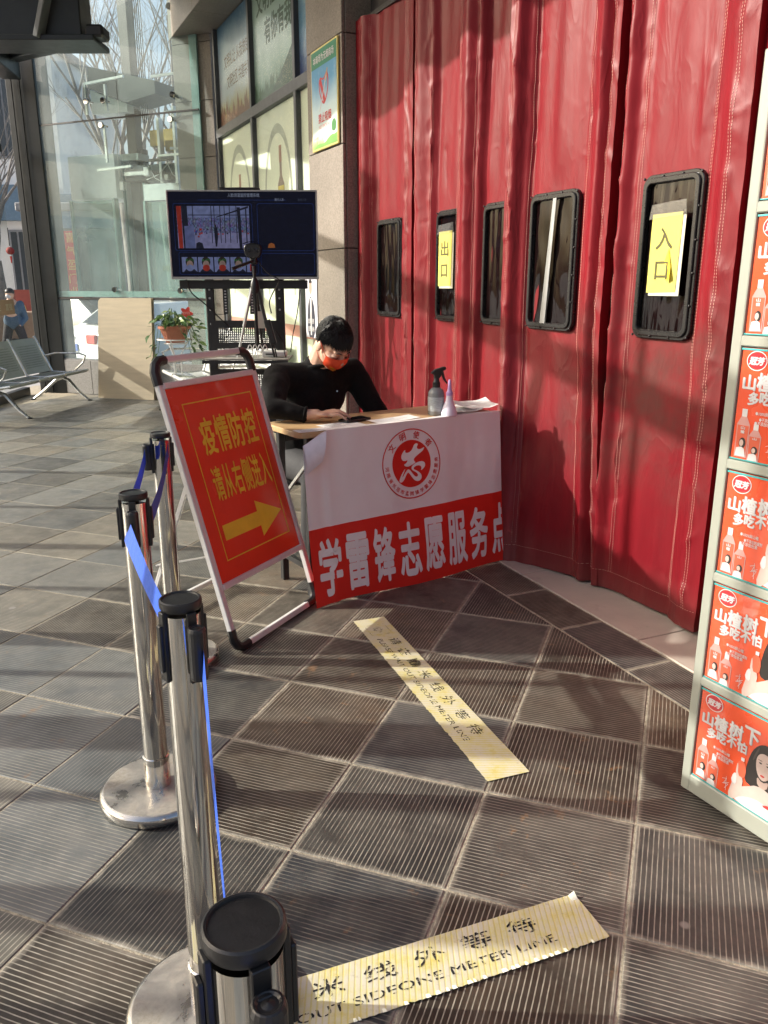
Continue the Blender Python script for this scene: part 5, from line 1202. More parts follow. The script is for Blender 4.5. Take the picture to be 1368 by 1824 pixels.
nf('slash', [(.165, .455), (.195, .475), (.285, .315), (.255, .29)], mat('sign red', (.55, .02, .02), .4), 2.2)
nf('cigarette', [(.165, .255), (.178, .250), (.335, .505), (.322, .512)], pwhite, 3.0); nf('filter', [(.285, .435), (.298, .428), (.335, .505), (.322, .512)], mat('cigarette filter', (.62, .36, .14), .5), 3.6)
nf('hill', [(.014, .014), (sw - .014, .014), (sw - .014, .075)] + [(.44 - .04 * k, .07 - .005 * k + .01 * math.sin(k)) for k in range(11)], mat('sign grass', (.16, .36, .08), .4), 1.4)
nf('tree_print', smoothpoly([(.40, .09), (.385, .13), (.41, .165), (.45, .17), (.48, .14), (.47, .09)], 2), mat('sign tree', (.05, .20, .05), .4), 2.0)
# small portrait poster beside the pillar
pp = thing('portrait_poster', 'small poster of a man in a dark suit on the pillar, behind the television', 'poster', wall_pt(-4.13, -.168, .98), WROT)
MB().span((-.02, -.004, 0), (.24, -.001, .56)).build('sheet', mat('pale lilac poster', (.66, .66, .74), .4), pp)
flat('suit', smoothpoly([(.015, .0), (.02, .22), (.07, .32), (.12, .32), (.185, .22), (.19, .0)], 1), mat('printed suit', (.03, .03, .05), .4), pp, y=-.0046)
flat('shirt', [(.085, .02), (.11, .02), (.118, .31), (.078, .31)], pwhite, pp, y=-.0052); flat('face', ell(.097, .39, .032, .052, 20), mat('printed face', (.50, .33, .26), .4), pp, y=-.0052); flat('hair', ell(.097, .425, .034, .03, 16, 0, 180), phair, pp, y=-.0058)
for k in range(2): text('lettering', '志愿服务', pwhite, pp, (.03, .11 - k * .06, .17, .15 - k * .06), y=-.0060, bold=.02)
# ---- television on its stand
TX0, TX1, TZ0, TZ1, TY = -1.490, -.462, 1.432, 2.014, 5.90
tv = thing('television', 'wide flat television showing a dark blue face-temperature monitoring screen', 'television', ((TX0 + TX1) / 2, TY, TZ0), R(.5))
tw, tz = TX1 - TX0, TZ1 - TZ0; hw = tw / 2
MB().span((-hw, .006, .0), (hw, .045, tz)).build('back_shell', black_plastic, tv, bevel=.006)
fr = MB(); frame_ring(fr, rrect(-hw - .003, -.003, hw + .003, tz + .003, .006, 2), rrect(-hw + .007, .015, hw - .007, tz - .007, .003, 2), -.001, .012); fr.build('bezel', mat('silver bezel', (.42, .41, .40), .3, metal=.8), tv, bevel=.001)
def emis(name, c, e, rough=.35):
    if name in _mc: return _mc[name]
    m, t, b = newmat(name)
    tc = N(t, 'ShaderNodeTexCoord'); n = N(t, 'ShaderNodeTexNoise', Scale=30, Detail=4); t.links.new(tc.outputs['Object'], n.inputs['Vector'])
    b.inputs['Base Color'].default_value = (c[0] * .02, c[1] * .02, c[2] * .02, 1); b.inputs['Roughness'].default_value = rough; b.inputs['Specular IOR Level'].default_value = .12
    t.links.new(mixc(t, 1.0, (*c, 1), ramp(t, n.outputs[0], [(.35, (.8,) * 3), (.65, (1.1,) * 3)]), 'MULTIPLY'), b.inputs['Emission Color']); b.inputs['Emission Strength'].default_value = e * .36
    _mc[name] = m; return m
scr_bg = emis('screen dark blue', (.010, .012, .032), .5); scr_line = emis('screen line blue', (.03, .07, .30), .6); scr_txt = emis('screen text', (.42, .48, .65), .5); scr_lil = emis('screen picture sky', (.16, .19, .36), .8); scr_dk = emis('screen picture dark', (.016, .018, .035), .7); scr_floor = emis('screen picture floor', (.21, .21, .38), .75); scr_mid = emis('screen picture street', (.11, .13, .28), .75); scr_red = emis('screen red', (.28, .03, .02), .8); scr_face = emis('screen face', (.28, .20, .18), .7); scr_hair = emis('screen hair', (.03, .025, .02), .6); scr_grn = emis('screen green', (.05, .22, .06), .7); scr_or = emis('screen orange', (.40, .13, .04), .6)
def feed():
    m, t, b = newmat('camera feed of a busy street')
    tc = N(t, 'ShaderNodeTexCoord'); mp = N(t, 'ShaderNodeMapping'); mp.inputs['Scale'].default_value = (90, 1, 45); t.links.new(tc.outputs['Object'], mp.inputs[0])
    v = N(t, 'ShaderNodeTexVoronoi', Scale=1.0); t.links.new(mp.outputs[0], v.inputs['Vector']); n = N(t, 'ShaderNodeTexNoise', Scale=1.6, Detail=5, Roughness=.7); t.links.new(mp.outputs[0], n.inputs['Vector'])
    c = mixc(t, .82, v.outputs['Color'], (.30, .32, .5, 1)); c = mixc(t, 1.0, c, ramp(t, n.outputs[0], [(.35, (.03, .03, .06, 1)), (.65, (.7, .75, 1.0, 1))]), 'MULTIPLY')
    b.inputs['Base Color'].default_value = (.005, .005, .008, 1); b.inputs['Roughness'].default_value = .35; b.inputs['Specular IOR Level'].default_value = .12; t.links.new(c, b.inputs['Emission Color']); b.inputs['Emission Strength'].default_value = .24
    return m
feed_m = feed()
SX = lambda u: -hw + .008 + (tw - .016) * u; SZ = lambda v: .016 + (tz - .024) * (1 - v)
def sc(name, u0, v0, u1, v1, m, k): return flat(name, [(SX(u0), SZ(v1)), (SX(u1), SZ(v1)), (SX(u1), SZ(v0)), (SX(u0), SZ(v0))], m, tv, y=.004 - .0007 * k)
def sp_(name, pts, m, k): return flat(name, [(SX(u), SZ(v)) for u, v in pts], m, tv, y=.004 - .0007 * k)
sc('screen', 0, 0, 1, 1, scr_bg, 0)
text('screen_lettering', '人脸测温监控管理系统', scr_txt, tv, (SX(.405), SZ(.062), SX(.62), SZ(.018)), y=.0015, bold=.005)
text('screen_lettering', '通行人次:', scr_txt, tv, (SX(.722), SZ(.107), SX(.787), SZ(.075)), y=.0015)
text('screen_lettering', '检测人次:', emis('screen text dim', (.10, .12, .18), .5), tv, (SX(.88), SZ(.107), SX(.94), SZ(.078)), y=.0015)
for u0, v0, u1, v1 in ((.03, .135, .565, .69), (.60, .135, .985, .69), (.05, .705, .595, .975), (.615, .72, .985, .975)):
    mb = MB()
    pa = rrect(SX(u0), SZ(v1), SX(u1), SZ(v0), .014, 3); c_ = ((SX(u0) + SX(u1)) / 2, (SZ(v0) + SZ(v1)) / 2); n_ = len(pa)
    mb.v = [(x, .0026, z) for x, z in pa] + [(x - .0018 * (1 if x > c_[0] else -1), .0026, z - .0018 * (1 if z > c_[1] else -1)) for x, z in pa]; mb.f = [(k, (k + 1) % n_, n_ + (k + 1) % n_, n_ + k) for k in range(n_)]; mb.build('screen_panel_outline', scr_line, tv, fix=False)
sc('title_line', .2, .095, .80, .098, scr_line, 1)
sc('video_sky', .052, .165, .545, .43, scr_lil, 2); sc('video_street', .052, .30, .545, .48, feed_m, 2.6); sc('video_floor', .052, .48, .545, .66, scr_floor, 2.6)
sp_('video_red_curtain', [(.052, .165), (.085, .165), (.085, .66), (.058, .66)], scr_red, 3.2); sp_('video_pillar', [(.085, .165), (.125, .165), (.13, .66), (.09, .66)], scr_dk, 3.2); sp_('video_desk', [(.10, .40), (.165, .39), (.17, .66), (.10, .66)], scr_mid, 3.8)
for u in (.16, .285, .305, .345, .375, .41, .455): sc('video_post', u, .165, u + .005, .60, scr_dk, 3.2)
sc('video_rail', .13, .265, .545, .275, scr_dk, 3.4); sp_('video_beam', [(.32, .29), (.54, .165), (.54, .19), (.32, .30)], scr_dk, 3.4); sp_('video_column', [(.462, .18), (.485, .18), (.492, .66), (.472, .66)], scr_dk, 3.6); sc('video_column', .52, .2, .528, .60, scr_dk, 3.6)
sp_('video_person', [(.302, .42), (.325, .41), (.328, .52), (.318, .64), (.308, .64), (.304, .53)], scr_dk, 4.2); sp_('video_person_head', [(.307, .385), (.318, .385), (.318, .412), (.307, .412)], scr_hair, 4.2)
sp_('video_head', [(.172, .66), (.176, .60), (.195, .585), (.218, .60), (.226, .66)], scr_dk, 4.4)
rr3 = random.Random(4)
for k in range(26):
    u = rr3.uniform(.165, .53); v = rr3.uniform(.42, .52); sc('video_crowd', u, v, u + rr3.uniform(.006, .015), v + rr3.uniform(.012, .03), rr3.choice((scr_dk, scr_red, scr_lil, scr_line)), 3.0)
for k in range(5):
    u0 = .068 + k * .112; u1 = min(u0 + .104, .545) if k == 4 else u0 + .104
    sc('thumbnail', u0, .765, u1, .945, scr_lil, 2); uc = u0 + .055 if k != 4 else u0 + .025
    if k == 4: sc('thumbnail_mask', u0 + .02, .85, u1, .935, scr_red, 3.4); continue
    sp_('thumbnail_body', [(u0 + .01, .945), (u0 + .025, .91), (u1 - .02, .91), (u1, .945)], scr_dk, 2.6)
    flat('thumbnail_hair', ell(SX(uc), SZ(.825), .030, .036, 16), scr_hair, tv, y=.0016); flat('thumbnail_face', ell(SX(uc), SZ(.865), .024, .034, 16), scr_face, tv, y=.0010)
    flat('thumbnail_mask', ell(SX(uc), SZ(.895), .025, .022, 14), scr_red if k in (1, 2) else scr_lil, tv, y=.0004)
    if k < 4: text('screen_lettering', '36.4℃', scr_grn, tv, (SX(uc - .03), SZ(.815), SX(uc + .03), SZ(.785)), y=.0)
sp_('orange_mark', [(.665, .655), (.672, .61), (.69, .595), (.71, .61), (.716, .655)], scr_or, 2)
MB().span((-.155, .0, tz + .004), (.125, .05, tz + .020)).build('sensor_bar', black_plastic, tv, bevel=.006)
# stand
sn = thing('television_stand', 'black rolling television stand with perforated panels and a shelf', 'stand', (-1.0, 6.0, 0))
MB().span((-.455, -.045, 1.365), (.455, -.015, 1.425)).build('bracket_bar', black_metal, sn, bevel=.003)
for x in (-.25, .25):
    MB().span((x - .032, -.02, .10), (x + .032, .02, 1.95)).build('upright', black_metal, sn, bevel=.008)
    for z in (1.36, 1.30, 1.22, 1.12): 
        if x < 0 or z > 1.2: MB().lathe([(0, 0), (.008, 0), (.006, .004), (0, .004)], 10, M=Matrix.Translation((x, -.0205, z)) @ Matrix.Rotation(R(90), 4, 'X')).build('bolt', alu, sn)
def perforated(name, x0, x1, z0, z1, y, hx0, hx1, hz0, hz1, nx, nz_):
    mb = MB()
    xs = [x0, hx0]; zs = [z0, hz0]
    for k in range(nx): w_ = (hx1 - hx0) / nx; xs += [hx0 + w_ * (k + .28), hx0 + w_ * (k + .78)]
    for k in range(nz_): w_ = (hz1 - hz0) / nz_; zs += [hz0 + w_ * (k + .28), hz0 + w_ * (k + .78)]
    xs += [x1]; zs += [z1]
    vi = {}
    for j, z in enumerate(zs):
        for i, x in enumerate(xs): vi[i, j] = len(mb.v); mb.v.append((x, y, z))
    for j in range(len(zs) - 1):
        for i in range(len(xs) - 1):
            hole = i >= 2 and i % 2 == 0 and j >= 2 and j % 2 == 0 and i < len(xs) - 2 and j < len(zs) - 2
            if not hole: mb.f.append((vi[i, j], vi[i + 1, j], vi[i + 1, j + 1], vi[i, j + 1]))
    return mb.build(name, black_metal, sn, fix=False)
perforated('perforated_panel', -.25, .24, .945, 1.145, -.03, -.20, .18, .985, 1.095, 26, 9)
perforated('perforated_panel', -.25, .27, .40, .80, -.03, -.20, .22, .44, .76, 28, 22)
for x in (-.135, .055):
    mb = MB(); mb.span((x - .018, -.032, 1.19), (x + .018, -.026, 1.37)); mb.build('hanging_strip', black_metal, sn)
    for k in range(8): MB().span((x - .006, -.034, 1.205 + k * .02), (x + .006, -.0325, 1.213 + k * .02)).build('strip_slot', pwhite, sn)
MB().span((-.27, -.30, .885), (.33, .02, .897)).build('shelf', mat('dusty shelf', (.30, .29, .26), .5), sn, bevel=.003); MB().span((-.27, -.303, .862), (.33, -.296, .884)).build('shelf_lip', black_metal, sn)
for x in (-.25, .25):
    MB().span((x - .03, -.35, .07), (x + .03, .30, .11)).build('foot', black_metal, sn, bevel=.006)
    for y in (-.32, .27): MB().lathe([(0, -.015), (.03, -.015), (.033, 0), (.03, .015), (0, .015)], 14, M=Matrix.Translation((x, y, .034)) @ Matrix.Rotation(R(90), 4, 'Y')).build('castor', black_plastic, sn)
# camera on a tripod on the shelf
tp = thing('tripod', 'black and silver camera tripod standing on the shelf of the television stand', 'tripod', (-.895, 5.80, .897))
for k, (x, y) in enumerate(((-.135, -.05), (.125, -.04), (.02, .12))):
    top = Vector((.0 + x * .16, y * .2, .475)); ft = Vector((x, y, .004))
    MB().tube([top, top.lerp(ft, .55)], .012, 8).build('leg', (alu, black_plastic, black_plastic)[k], tp, smooth=True); MB().tube([top.lerp(ft, .5), ft], .008, 8).build('leg_extension', alu if k == 0 else black_metal, tp, smooth=True)
MB().tube([(0, 0, .05), (0, 0, .62)], .012, 10).build('centre_column', black_plastic, tp, smooth=True)
MB().lathe([(0, .44), (.03, .44), (.034, .47), (.03, .51), (.016, .54), (0, .54)], 16).build('crown', black_plastic, tp, smooth=True)
MB().tube([(0, -.02, .655), (-.06, -.05, .63), (-.135, -.09, .600)], [.008, .011, .012], 8).build('pan_handle', black_plastic, tp, smooth=True)
MB().box((0, 0, .655), (.05, .05, .05)).build('pan_head', black_plastic, tp, bevel=.01)
dc = thing('thermal_camera', 'small black twin-lens thermal camera on top of the tripod', 'camera', (-.895, 5.79, 1.582))
MB().slab([], 0, 0) if False else None
cbm = MB(); cbm.prism(smoothpoly([(-.060, .03), (-.055, .075), (0, .088), (.055, .075), (.060, .03), (.042, -.012), (0, -.016), (-.042, -.012)], 2), -.03, .03); cbm.build('body', black_plastic, dc, bevel=.004)
for x in (-.024, .026): MB().lathe([(0, 0), (.012, 0), (.012, .006), (.008, .007), (.007, .003), (0, .003)], 14, M=Matrix.Translation((x, -.031, .04)) @ Matrix.Rotation(R(90), 4, 'X')).build('lens', mat('lens glass', (.02, .02, .03), .05), dc)
MB().grid(12, 4, lambda a, b: (-.066 + .132 * a, -.05 + .08 * b, .080 + .014 * math.sin(math.pi * a))).build('sun_hood', black_plastic, dc, smooth=True, fix=False)
# cables, power brick, boxes
def cable(name, label, pts, r_=.005, m=black_plastic):
    P_ = [Vector(p) for p in pts]; out = []
    for i in range(len(P_) - 1):
        p0, p1, p2, p3 = P_[max(0, i - 1)], P_[i], P_[i + 1], P_[min(len(P_) - 1, i + 2)]
        for k in range(6):
            t = k / 6; out.append(.5 * ((2 * p1) + (-p0 + p2) * t + (2 * p0 - 5 * p1 + 4 * p2 - p3) * t * t + (-p0 + 3 * p1 - 3 * p2 + p3) * t ** 3))
    out.append(P_[-1]); o = MB().tube(out, r_, 6).build(name, m, smooth=True); return tag(o, label, 'cable')
cable('cable', 'black cable drooping from the left corner of the television', [(-1.40, 5.93, 1.44), (-1.37, 5.94, 1.34), (-1.28, 5.95, 1.26), (-1.18, 5.96, 1.16), (-1.12, 5.97, 1.10)])
cable('cable', 'thin cable looping from the thermal camera', [(-.875, 5.80, 1.56), (-.80, 5.78, 1.47), (-.725, 5.78, 1.425), (-.76, 5.80, 1.36), (-.80, 5.82, 1.28), (-.79, 5.82, 1.20)], .004)
cable('cable', 'thin black cable hanging right of the television stand', [(-.60, 5.98, 1.36), (-.625, 5.98, 1.2), (-.66, 5.98, 1.05), (-.68, 5.97, .92)], .004)
cable('cable', 'black cable curling off the end of the shelf', [(-.76, 5.80, 1.08), (-.71, 5.78, 1.0), (-.70, 5.76, .93), (-.68, 5.74, .88)], .004)
wcab = mat('white cable', (.7, .7, .68), .5)
for k in range(4):
    x = -.955 + k * .035; cable('cable', ('leftmost of the four white cables arching over the shelf edge', 'second from the left of the four white cables on the shelf', 'third from the left of the four white cables on the shelf', 'rightmost of the four white cables arching over the shelf edge')[k], [(x, 5.74, .90), (x + .005, 5.72, .96), (x + .02, 5.73, .99), (x + .035, 5.76, .95)], .0035, wcab)
pb = thing('power_adapter', 'black power brick strapped to the right tripod leg', 'adapter', (-.795, 5.765, 1.03), 0)
MB().box((0, 0, .045), (.045, .035, .17), rot=Matrix.Rotation(R(-14), 3, 'Y')).build('case', black_plastic, pb, bevel=.005); MB().tube([(.02, 0, -.04), (.03, .01, -.09), (.04, .0, -.13)], .005).build('lead', black_plastic, pb)
wb_ = thing('router_box', 'white network box lying on the shelf behind the tripod leg', 'box', (-.78, 5.86, .899)); MB().box((0, 0, .02), (.17, .11, .04)).build('case', mat('white device plastic', (.72, .71, .68), .4), wb_, bevel=.008, seg=2); MB().box((-.03, -.056, .02), (.06, .002, .01)).build('ports', black_plastic, wb_)
wb2 = thing('power_strip', 'white power strip at the left end of the stand shelf', 'power strip', (-1.06, 5.84, .899)); MB().box((0, 0, .016), (.20, .05, .032)).build('case', mat('white device plastic', (.72, .71, .68), .4), wb2, bevel=.006); [MB().box((-.07 + k * .045, 0, .0325), (.028, .03, .002)).build('socket', pgrey, wb2) for k in range(4)]
tg_ = thing('paper_tag', 'beige paper tag hanging from the tripod column', 'tag', (-.855, 5.78, 1.10)); MB().span((-.025, 0, 0), (.025, .003, .115)).build('card', mat('beige card', (.55, .48, .40), .7), tg_); MB().tube([(0, .001, .115), (-.01, .01, .16)], .0015).build('string', wcab, tg_)
# ---- plywood board
ply = mat('pale plywood', (.56, .47, .34), .6, var=.10, scale=2.5, stretch=(1.2, 1, 9), bump=.05, bscale=40); plyd = mat('plywood edge', (.30, .23, .15), .7)
pb_ = thing('plywood_board', 'large pale plywood sheet leaning against the glass lift shaft', 'board', (-3.63, 10.26, 0), R(-16))
bm2 = MB(); bm2.prism([(.0, .004), (.80, .004), (.80, 1.235), (.09, 1.235), (.055, 1.20)], -.006, .006, Matrix.Rotation(R(-5), 4, 'X')); bm2.build('sheet', ply, pb_, bevel=.001); MB().prism([(.795, .004), (.815, .004), (.815, 1.235), (.795, 1.235)], .012, .03, Matrix.Rotation(R(-5), 4, 'X')).build('second_sheet', plyd, pb_)
# ---- potted plant on a wire stand
pl_ = thing('plant_stand', 'white wire plant stand beside the plywood board', 'stand', (-2.36, 9.30, 0))
wire = mat('white wire', (.66, .66, .64), .4)
for k in range(3):
    a = k * 2.094 + .4; MB().tube([(.15 * math.cos(a), .15 * math.sin(a), .79), (.05 * math.cos(a), .05 * math.sin(a), .62), (.05 * math.cos(a), .05 * math.sin(a), .30), (.17 * math.cos(a), .17 * math.sin(a), .0)], .009, 6).build('leg', wire, pl_, smooth=True)
MB().tube([(.20 * math.cos(i * .314), .20 * math.sin(i * .314), .795) for i in range(20)], .008, 6, closed=True).build('ring', wire, pl_, smooth=True); MB().tube([(.12 * math.cos(i * .314), .12 * math.sin(i * .314), .75) for i in range(20)], .007, 6, closed=True).build('ring', wire, pl_, smooth=True)
pt = thing('potted_plant', 'trailing green plant in a terracotta pot on the wire stand', 'plant', (-2.36, 9.30, .762))
MB().lathe([(0, 0), (.10, 0), (.105, .008), (.165, .150), (.182, .152), (.184, .180), (.168, .182), (.150, .14), (0, .14)], 22).build('pot', mat('terracotta', (.33, .12, .07), .6, var=.12), pt, smooth=False)
leafm = [mat('leaf green %d' % k, c, .4, var=.25, scale=30) for k, c in enumerate(((.06, .13, .03), (.12, .20, .05), (.22, .28, .10), (.03, .08, .02)))]
leaf_me = []
for m_ in leafm:
    mb = MB(); mb.v = [(0, 0, 0), (.028, .03, .010), (.034, .06, .008), (0, .11, -.012), (-.034, .06, .008), (-.028, .03, .010), (0, .05, -.002)]; mb.f = [(0, 1, 6), (1, 2, 6), (2, 3, 6), (3, 4, 6), (4, 5, 6), (5, 0, 6)]
    me = mb.mesh('leaf', fix=False); me.materials.append(m_); leaf_me.append(me)
rl = random.Random(12); stm = MB()
for k in range(130):
    a = rl.uniform(0, 6.283); 
    if k < 92:
        r_ = rl.uniform(.02, .24) ; z = .19 + rl.uniform(.0, .19) * (1 - r_ / .36)
    else:
        a = rl.choice((-.35, -.1, .15, -.8, 3.4)) + rl.uniform(-.3, .3); r_ = rl.uniform(.17, .30); z = rl.uniform(-.16, .20)
    p = Vector((r_ * math.cos(a), r_ * math.sin(a), z)); o = bpy.data.objects.new('leaf', rl.choice(leaf_me)); col.objects.link(o); o.parent = pt; o.location = p
    o.rotation_euler = (rl.uniform(-1.2, .4), rl.uniform(-.6, .6), a - math.pi / 2 + rl.uniform(-.7, .7)); s_ = rl.uniform(.5, 1.1); o.scale = (s_ * rl.uniform(.75, 1.1), s_, s_ * rl.uniform(.4, 2.2))
    if k % 2 == 0: stm.tube([(p.x * .3, p.y * .3, .14), (p.x * .7, p.y * .7, max(z, .16) + .04), tuple(p)], .003, 4, cap=False)
stuff(stm.build('stems', leafm[0], pt))
ft_ = thing('flower_tag', 'red flower-shaped paper tag standing in the plant pot', 'tag', (-2.20, 9.24, .90)); fpts = []
for i in range(60): a = 2 * math.pi * i / 60; r_ = .058 + .016 * math.cos(5 * a + .6); fpts.append((r_ * math.cos(a), .185 + r_ * math.sin(a)))
MB().prism(fpts, -.002, .002).build('blossom', mat('red paper', (.62, .05, .04), .6), ft_); text('lettering', '爱护花草', mat('pale red print', (.72, .40, .36), .6), ft_, (-.04, .17, .04, .20), y=-.004); MB().tube([(0, .002, -.03), (0, .002, .14)], .003).build('stick', wire, ft_)
# ---- metal waiting benches
seatm = mat('grey green perforated steel', (.27, .28, .265), .45, metal=.25, var=.05); seatw = mat('silver grey perforated steel', (.62, .63, .64), .35, metal=.35, var=.05); armm = mat('cast aluminium', (.55, .56, .56), .25, metal=.85)
def bench(label, loc, rz, n, sm_, grp):
    """row of seats along +X, people look towards -Y"""
    th = thing('waiting_bench', label, 'bench', loc, rz, grp); sw_ = .58
    for k in range(n):
        x0 = k * sw_ + .02; x1 = (k + 1) * sw_ - .02
        s_ = MB().grid(8, 10, lambda a, b: (x0 + (x1 - x0) * a, -.44 + .44 * b, .385 - .035 * math.sin(b * 2.4) - (.03 * max(0, .15 - b) / .15))).build('seat', sm_, th, smooth=True, fix=False)
        b_ = MB().grid(8, 10, lambda a, b: (x0 + (x1 - x0) * a, .03 + .17 * b, .37 + .43 * b - .01 * math.sin(b * 3.1))).build('backrest', sm_, th, smooth=True, fix=False)
        MB().tube([(x0, -.445, .378), (x1, -.445, .378)], .018, 8).build('front_roll', sm_, s_, smooth=True)
        pm = mat('perforation shade', (.10, .11, .10), .6)
        pv = MB()
        for i in range(16):
            for j in range(10):
                a = .14 + .72 * i / 15; b = .2 + .6 * j / 9; x = x0 + (x1 - x0) * a; y = .03 + .17 * b; z = .37 + .43 * b - .01 * math.sin(b * 3.1)
                e = .006; o = len(pv.v); pv.v += [(x - e, y - .0035, z - e), (x + e, y - .0035, z - e), (x + e, y - .0015, z + e), (x - e, y - .0015, z + e)]; pv.f.append((o, o + 1, o + 2, o + 3))
        stuff(pv.build('perforations', pm, b_, fix=False))
    MB().bar((-.05, -.2, .335), (n * sw_ + .05, -.2, .335), .05, .04).build('beam', armm, th, bevel=.004)
    for k in range(n + 1):
        x = k * sw_
        MB().tube([(x, -.46, .385), (x, -.2, .345), (x, .02, .36), (x, .12, .6), (x, .215, .82)], .014, 8).build('frame_rib', armm, th, smooth=True)
        if k in (0, n): MB().tube([(x, .10, .56), (x, -.05, .60), (x, -.36, .60), (x, -.44, .57), (x, -.40, .48), (x, -.28, .37)], .012, 8).build('armrest', armm, th, smooth=True)
    for x in (.18, n * sw_ - .18):
        MB().tube([(x, -.52, .012), (x, -.42, .10), (x, -.28, .27), (x, -.2, .30), (x, -.12, .27), (x, .08, .10), (x, .20, .012)], [.016, .018, .022, .024, .022, .018, .016], 8).build('leg', armm, th, smooth=True)
        for y in (-.53, .21): MB().lathe([(0, 0), (.03, 0), (.03, .01), (.012, .018), (0, .018)], 12, c=(x, y, 0)).build('foot', black_plastic, th)
    return th
bench('grey-green perforated metal bench in front of the left window wall', (-4.36, 8.50, 0), R(84), 3, seatm, 'metal waiting benches').scale = (1.03, 1, .94)
bench('silver metal bench under the poster windows behind the red sign', (-2.16, 9.64, 0), WROT, 4, seatw, 'metal waiting benches').scale = (1, 1, 1.12)
# ================================================================== PEOPLE
def cap(mb, p, q, r0, r1, n=6):
    p = Vector(p); q = Vector(q); mb.ball(tuple(p), r0, 14, 9); mb.ball(tuple(q), r1, 14, 9)
    mb.tube([p.lerp(q, i / n) for i in range(n + 1)], [r0 + (r1 - r0) * i / n for i in range(n + 1)], 14)
def oball(mb, c, r, M3, seg=18, ring=12):
    b = MB().ball((0, 0, 0), r, seg, ring); c = Vector(c)
    mb.add([tuple(c + M3 @ Vector(v)) for v in b.v], b.f)
def blob(mb, name, m, parent, voxel, smooth=6, fac=.5, disp=None):
    me = mb.mesh(name); o = bpy.data.objects.new(name, me); col.objects.link(o)
    md = o.modifiers.new('r', 'REMESH'); md.mode = 'VOXEL'; md.voxel_size = voxel; md.use_smooth_shade = True
    sm = o.modifiers.new('s', 'SMOOTH'); sm.iterations = smooth; sm.factor = fac
    dg = bpy.context.evaluated_depsgraph_get(); me2 = bpy.data.meshes.new_from_object(o.evaluated_get(dg))
    bpy.data.objects.remove(o); bpy.data.meshes.remove(me); me2.name = name
    if disp:
        ns = [v.normal.copy() for v in me2.vertices]
        for v, n in zip(me2.vertices, ns): v.co += n * disp(v.co)
    me2.shade_smooth(); me2.materials.clear()
    return put(name, me2, m, parent)
skin = mat('skin', (.58, .36, .26), .5, var=.08, scale=25, bump=.05, bscale=200)
_b = skin.node_tree.nodes['Principled BSDF']; _b.inputs['Subsurface Weight'].default_value = .12; _b.inputs['Subsurface Radius'].default_value = (.02, .008, .004); _b.inputs['Subsurface Scale'].default_value = .4
knit = mat('black wool knit', (.0065, .0062, .0066), .88, var=.25, scale=60, bump=.35, bscale=420, sheen=.04, spec=.15); trou = mat('dark grey trousers', (.03, .03, .034), .8, var=.15, bump=.2, bscale=200)
hairm = mat('black hair', (.0065, .006, .0055), .55, spec=.4, var=.3, scale=60, stretch=(1, 1, .15), bump=.15, bscale=120)
def D(x, y, z): return DP + Vector((x * math.cos(DR) - y * math.sin(DR), x * math.sin(DR) + y * math.cos(DR), z))
man = thing('person', 'seated person in a black sweater and orange-red face mask, one hand resting on a phone', 'person', D(.40, .66, 0))
OFF = man.location.copy()
def L(p): return tuple(Vector(p) - OFF)
DM = Matrix.Rotation(DR, 3, 'Z')
SHR, SHL = D(.185, .565, .955), D(.615, .56, .955); ELR, ELL = D(.035, .345, .845), D(.700, .43, .735); WRR, WRL = D(.165, .245, .812), D(.56, .52, .66)
NB_ = D(.400, .545, 1.005); HC = D(.425, .425, 1.118)
f_ = (DM @ Vector((.10, -.74, -.68))).normalized(); r_ax = f_.cross(Vector((0, 0, 1))).normalized(); r_ax = (r_ax + Vector((0, 0, -.06))).normalized(); u_ax = r_ax.cross(f_).normalized()
HM = Matrix((r_ax, f_, u_ax)).transposed()           # head frame: +x his right, +y face, +z crown
def Hd(x, y, z): return HC + HM @ Vector((x, y, z))
b = MB()
# skull, face, jaw, nose, brow, ears, neck
oball(b, L(Hd(0, -.008, .028)), (.076, .096, .086), HM); oball(b, L(Hd(0, .028, -.030)), (.066, .062, .080), HM); oball(b, L(Hd(0, .048, -.088)), (.040, .036, .030), HM)
oball(b, L(Hd(0, .080, .022)), (.056, .018, .012), HM); cap(b, L(Hd(0, .090, .010)), L(Hd(0, .106, -.030)), .010, .015); 
for s in (-1, 1):
    oball(b, L(Hd(s * .078, -.006, -.012)), (.010, .020, .033), HM); oball(b, L(Hd(s * .032, .078, -.004)), (.016, .012, .011), HM); oball(b, L(Hd(s * .044, .062, -.030)), (.022, .022, .022), HM)
cap(b, L(Hd(0, -.035, -.06)), L(NB_ + Vector((0, 0, -.02))), .058, .064)
cap(b, L(NB_), L(D(.395, .60, .82)), .06, .12); cap(b, L(D(.395, .60, .82)), L(D(.385, .69, .55)), .11, .12)
for S, E_, W_2 in ((SHR, ELR, WRR), (SHL, ELL, WRL)):
    cap(b, L(S), L(E_), .046, .036); cap(b, L(E_), L(W_2), .036, .027); cap(b, L(S), L(D(.40, .57, .93)), .05, .06)
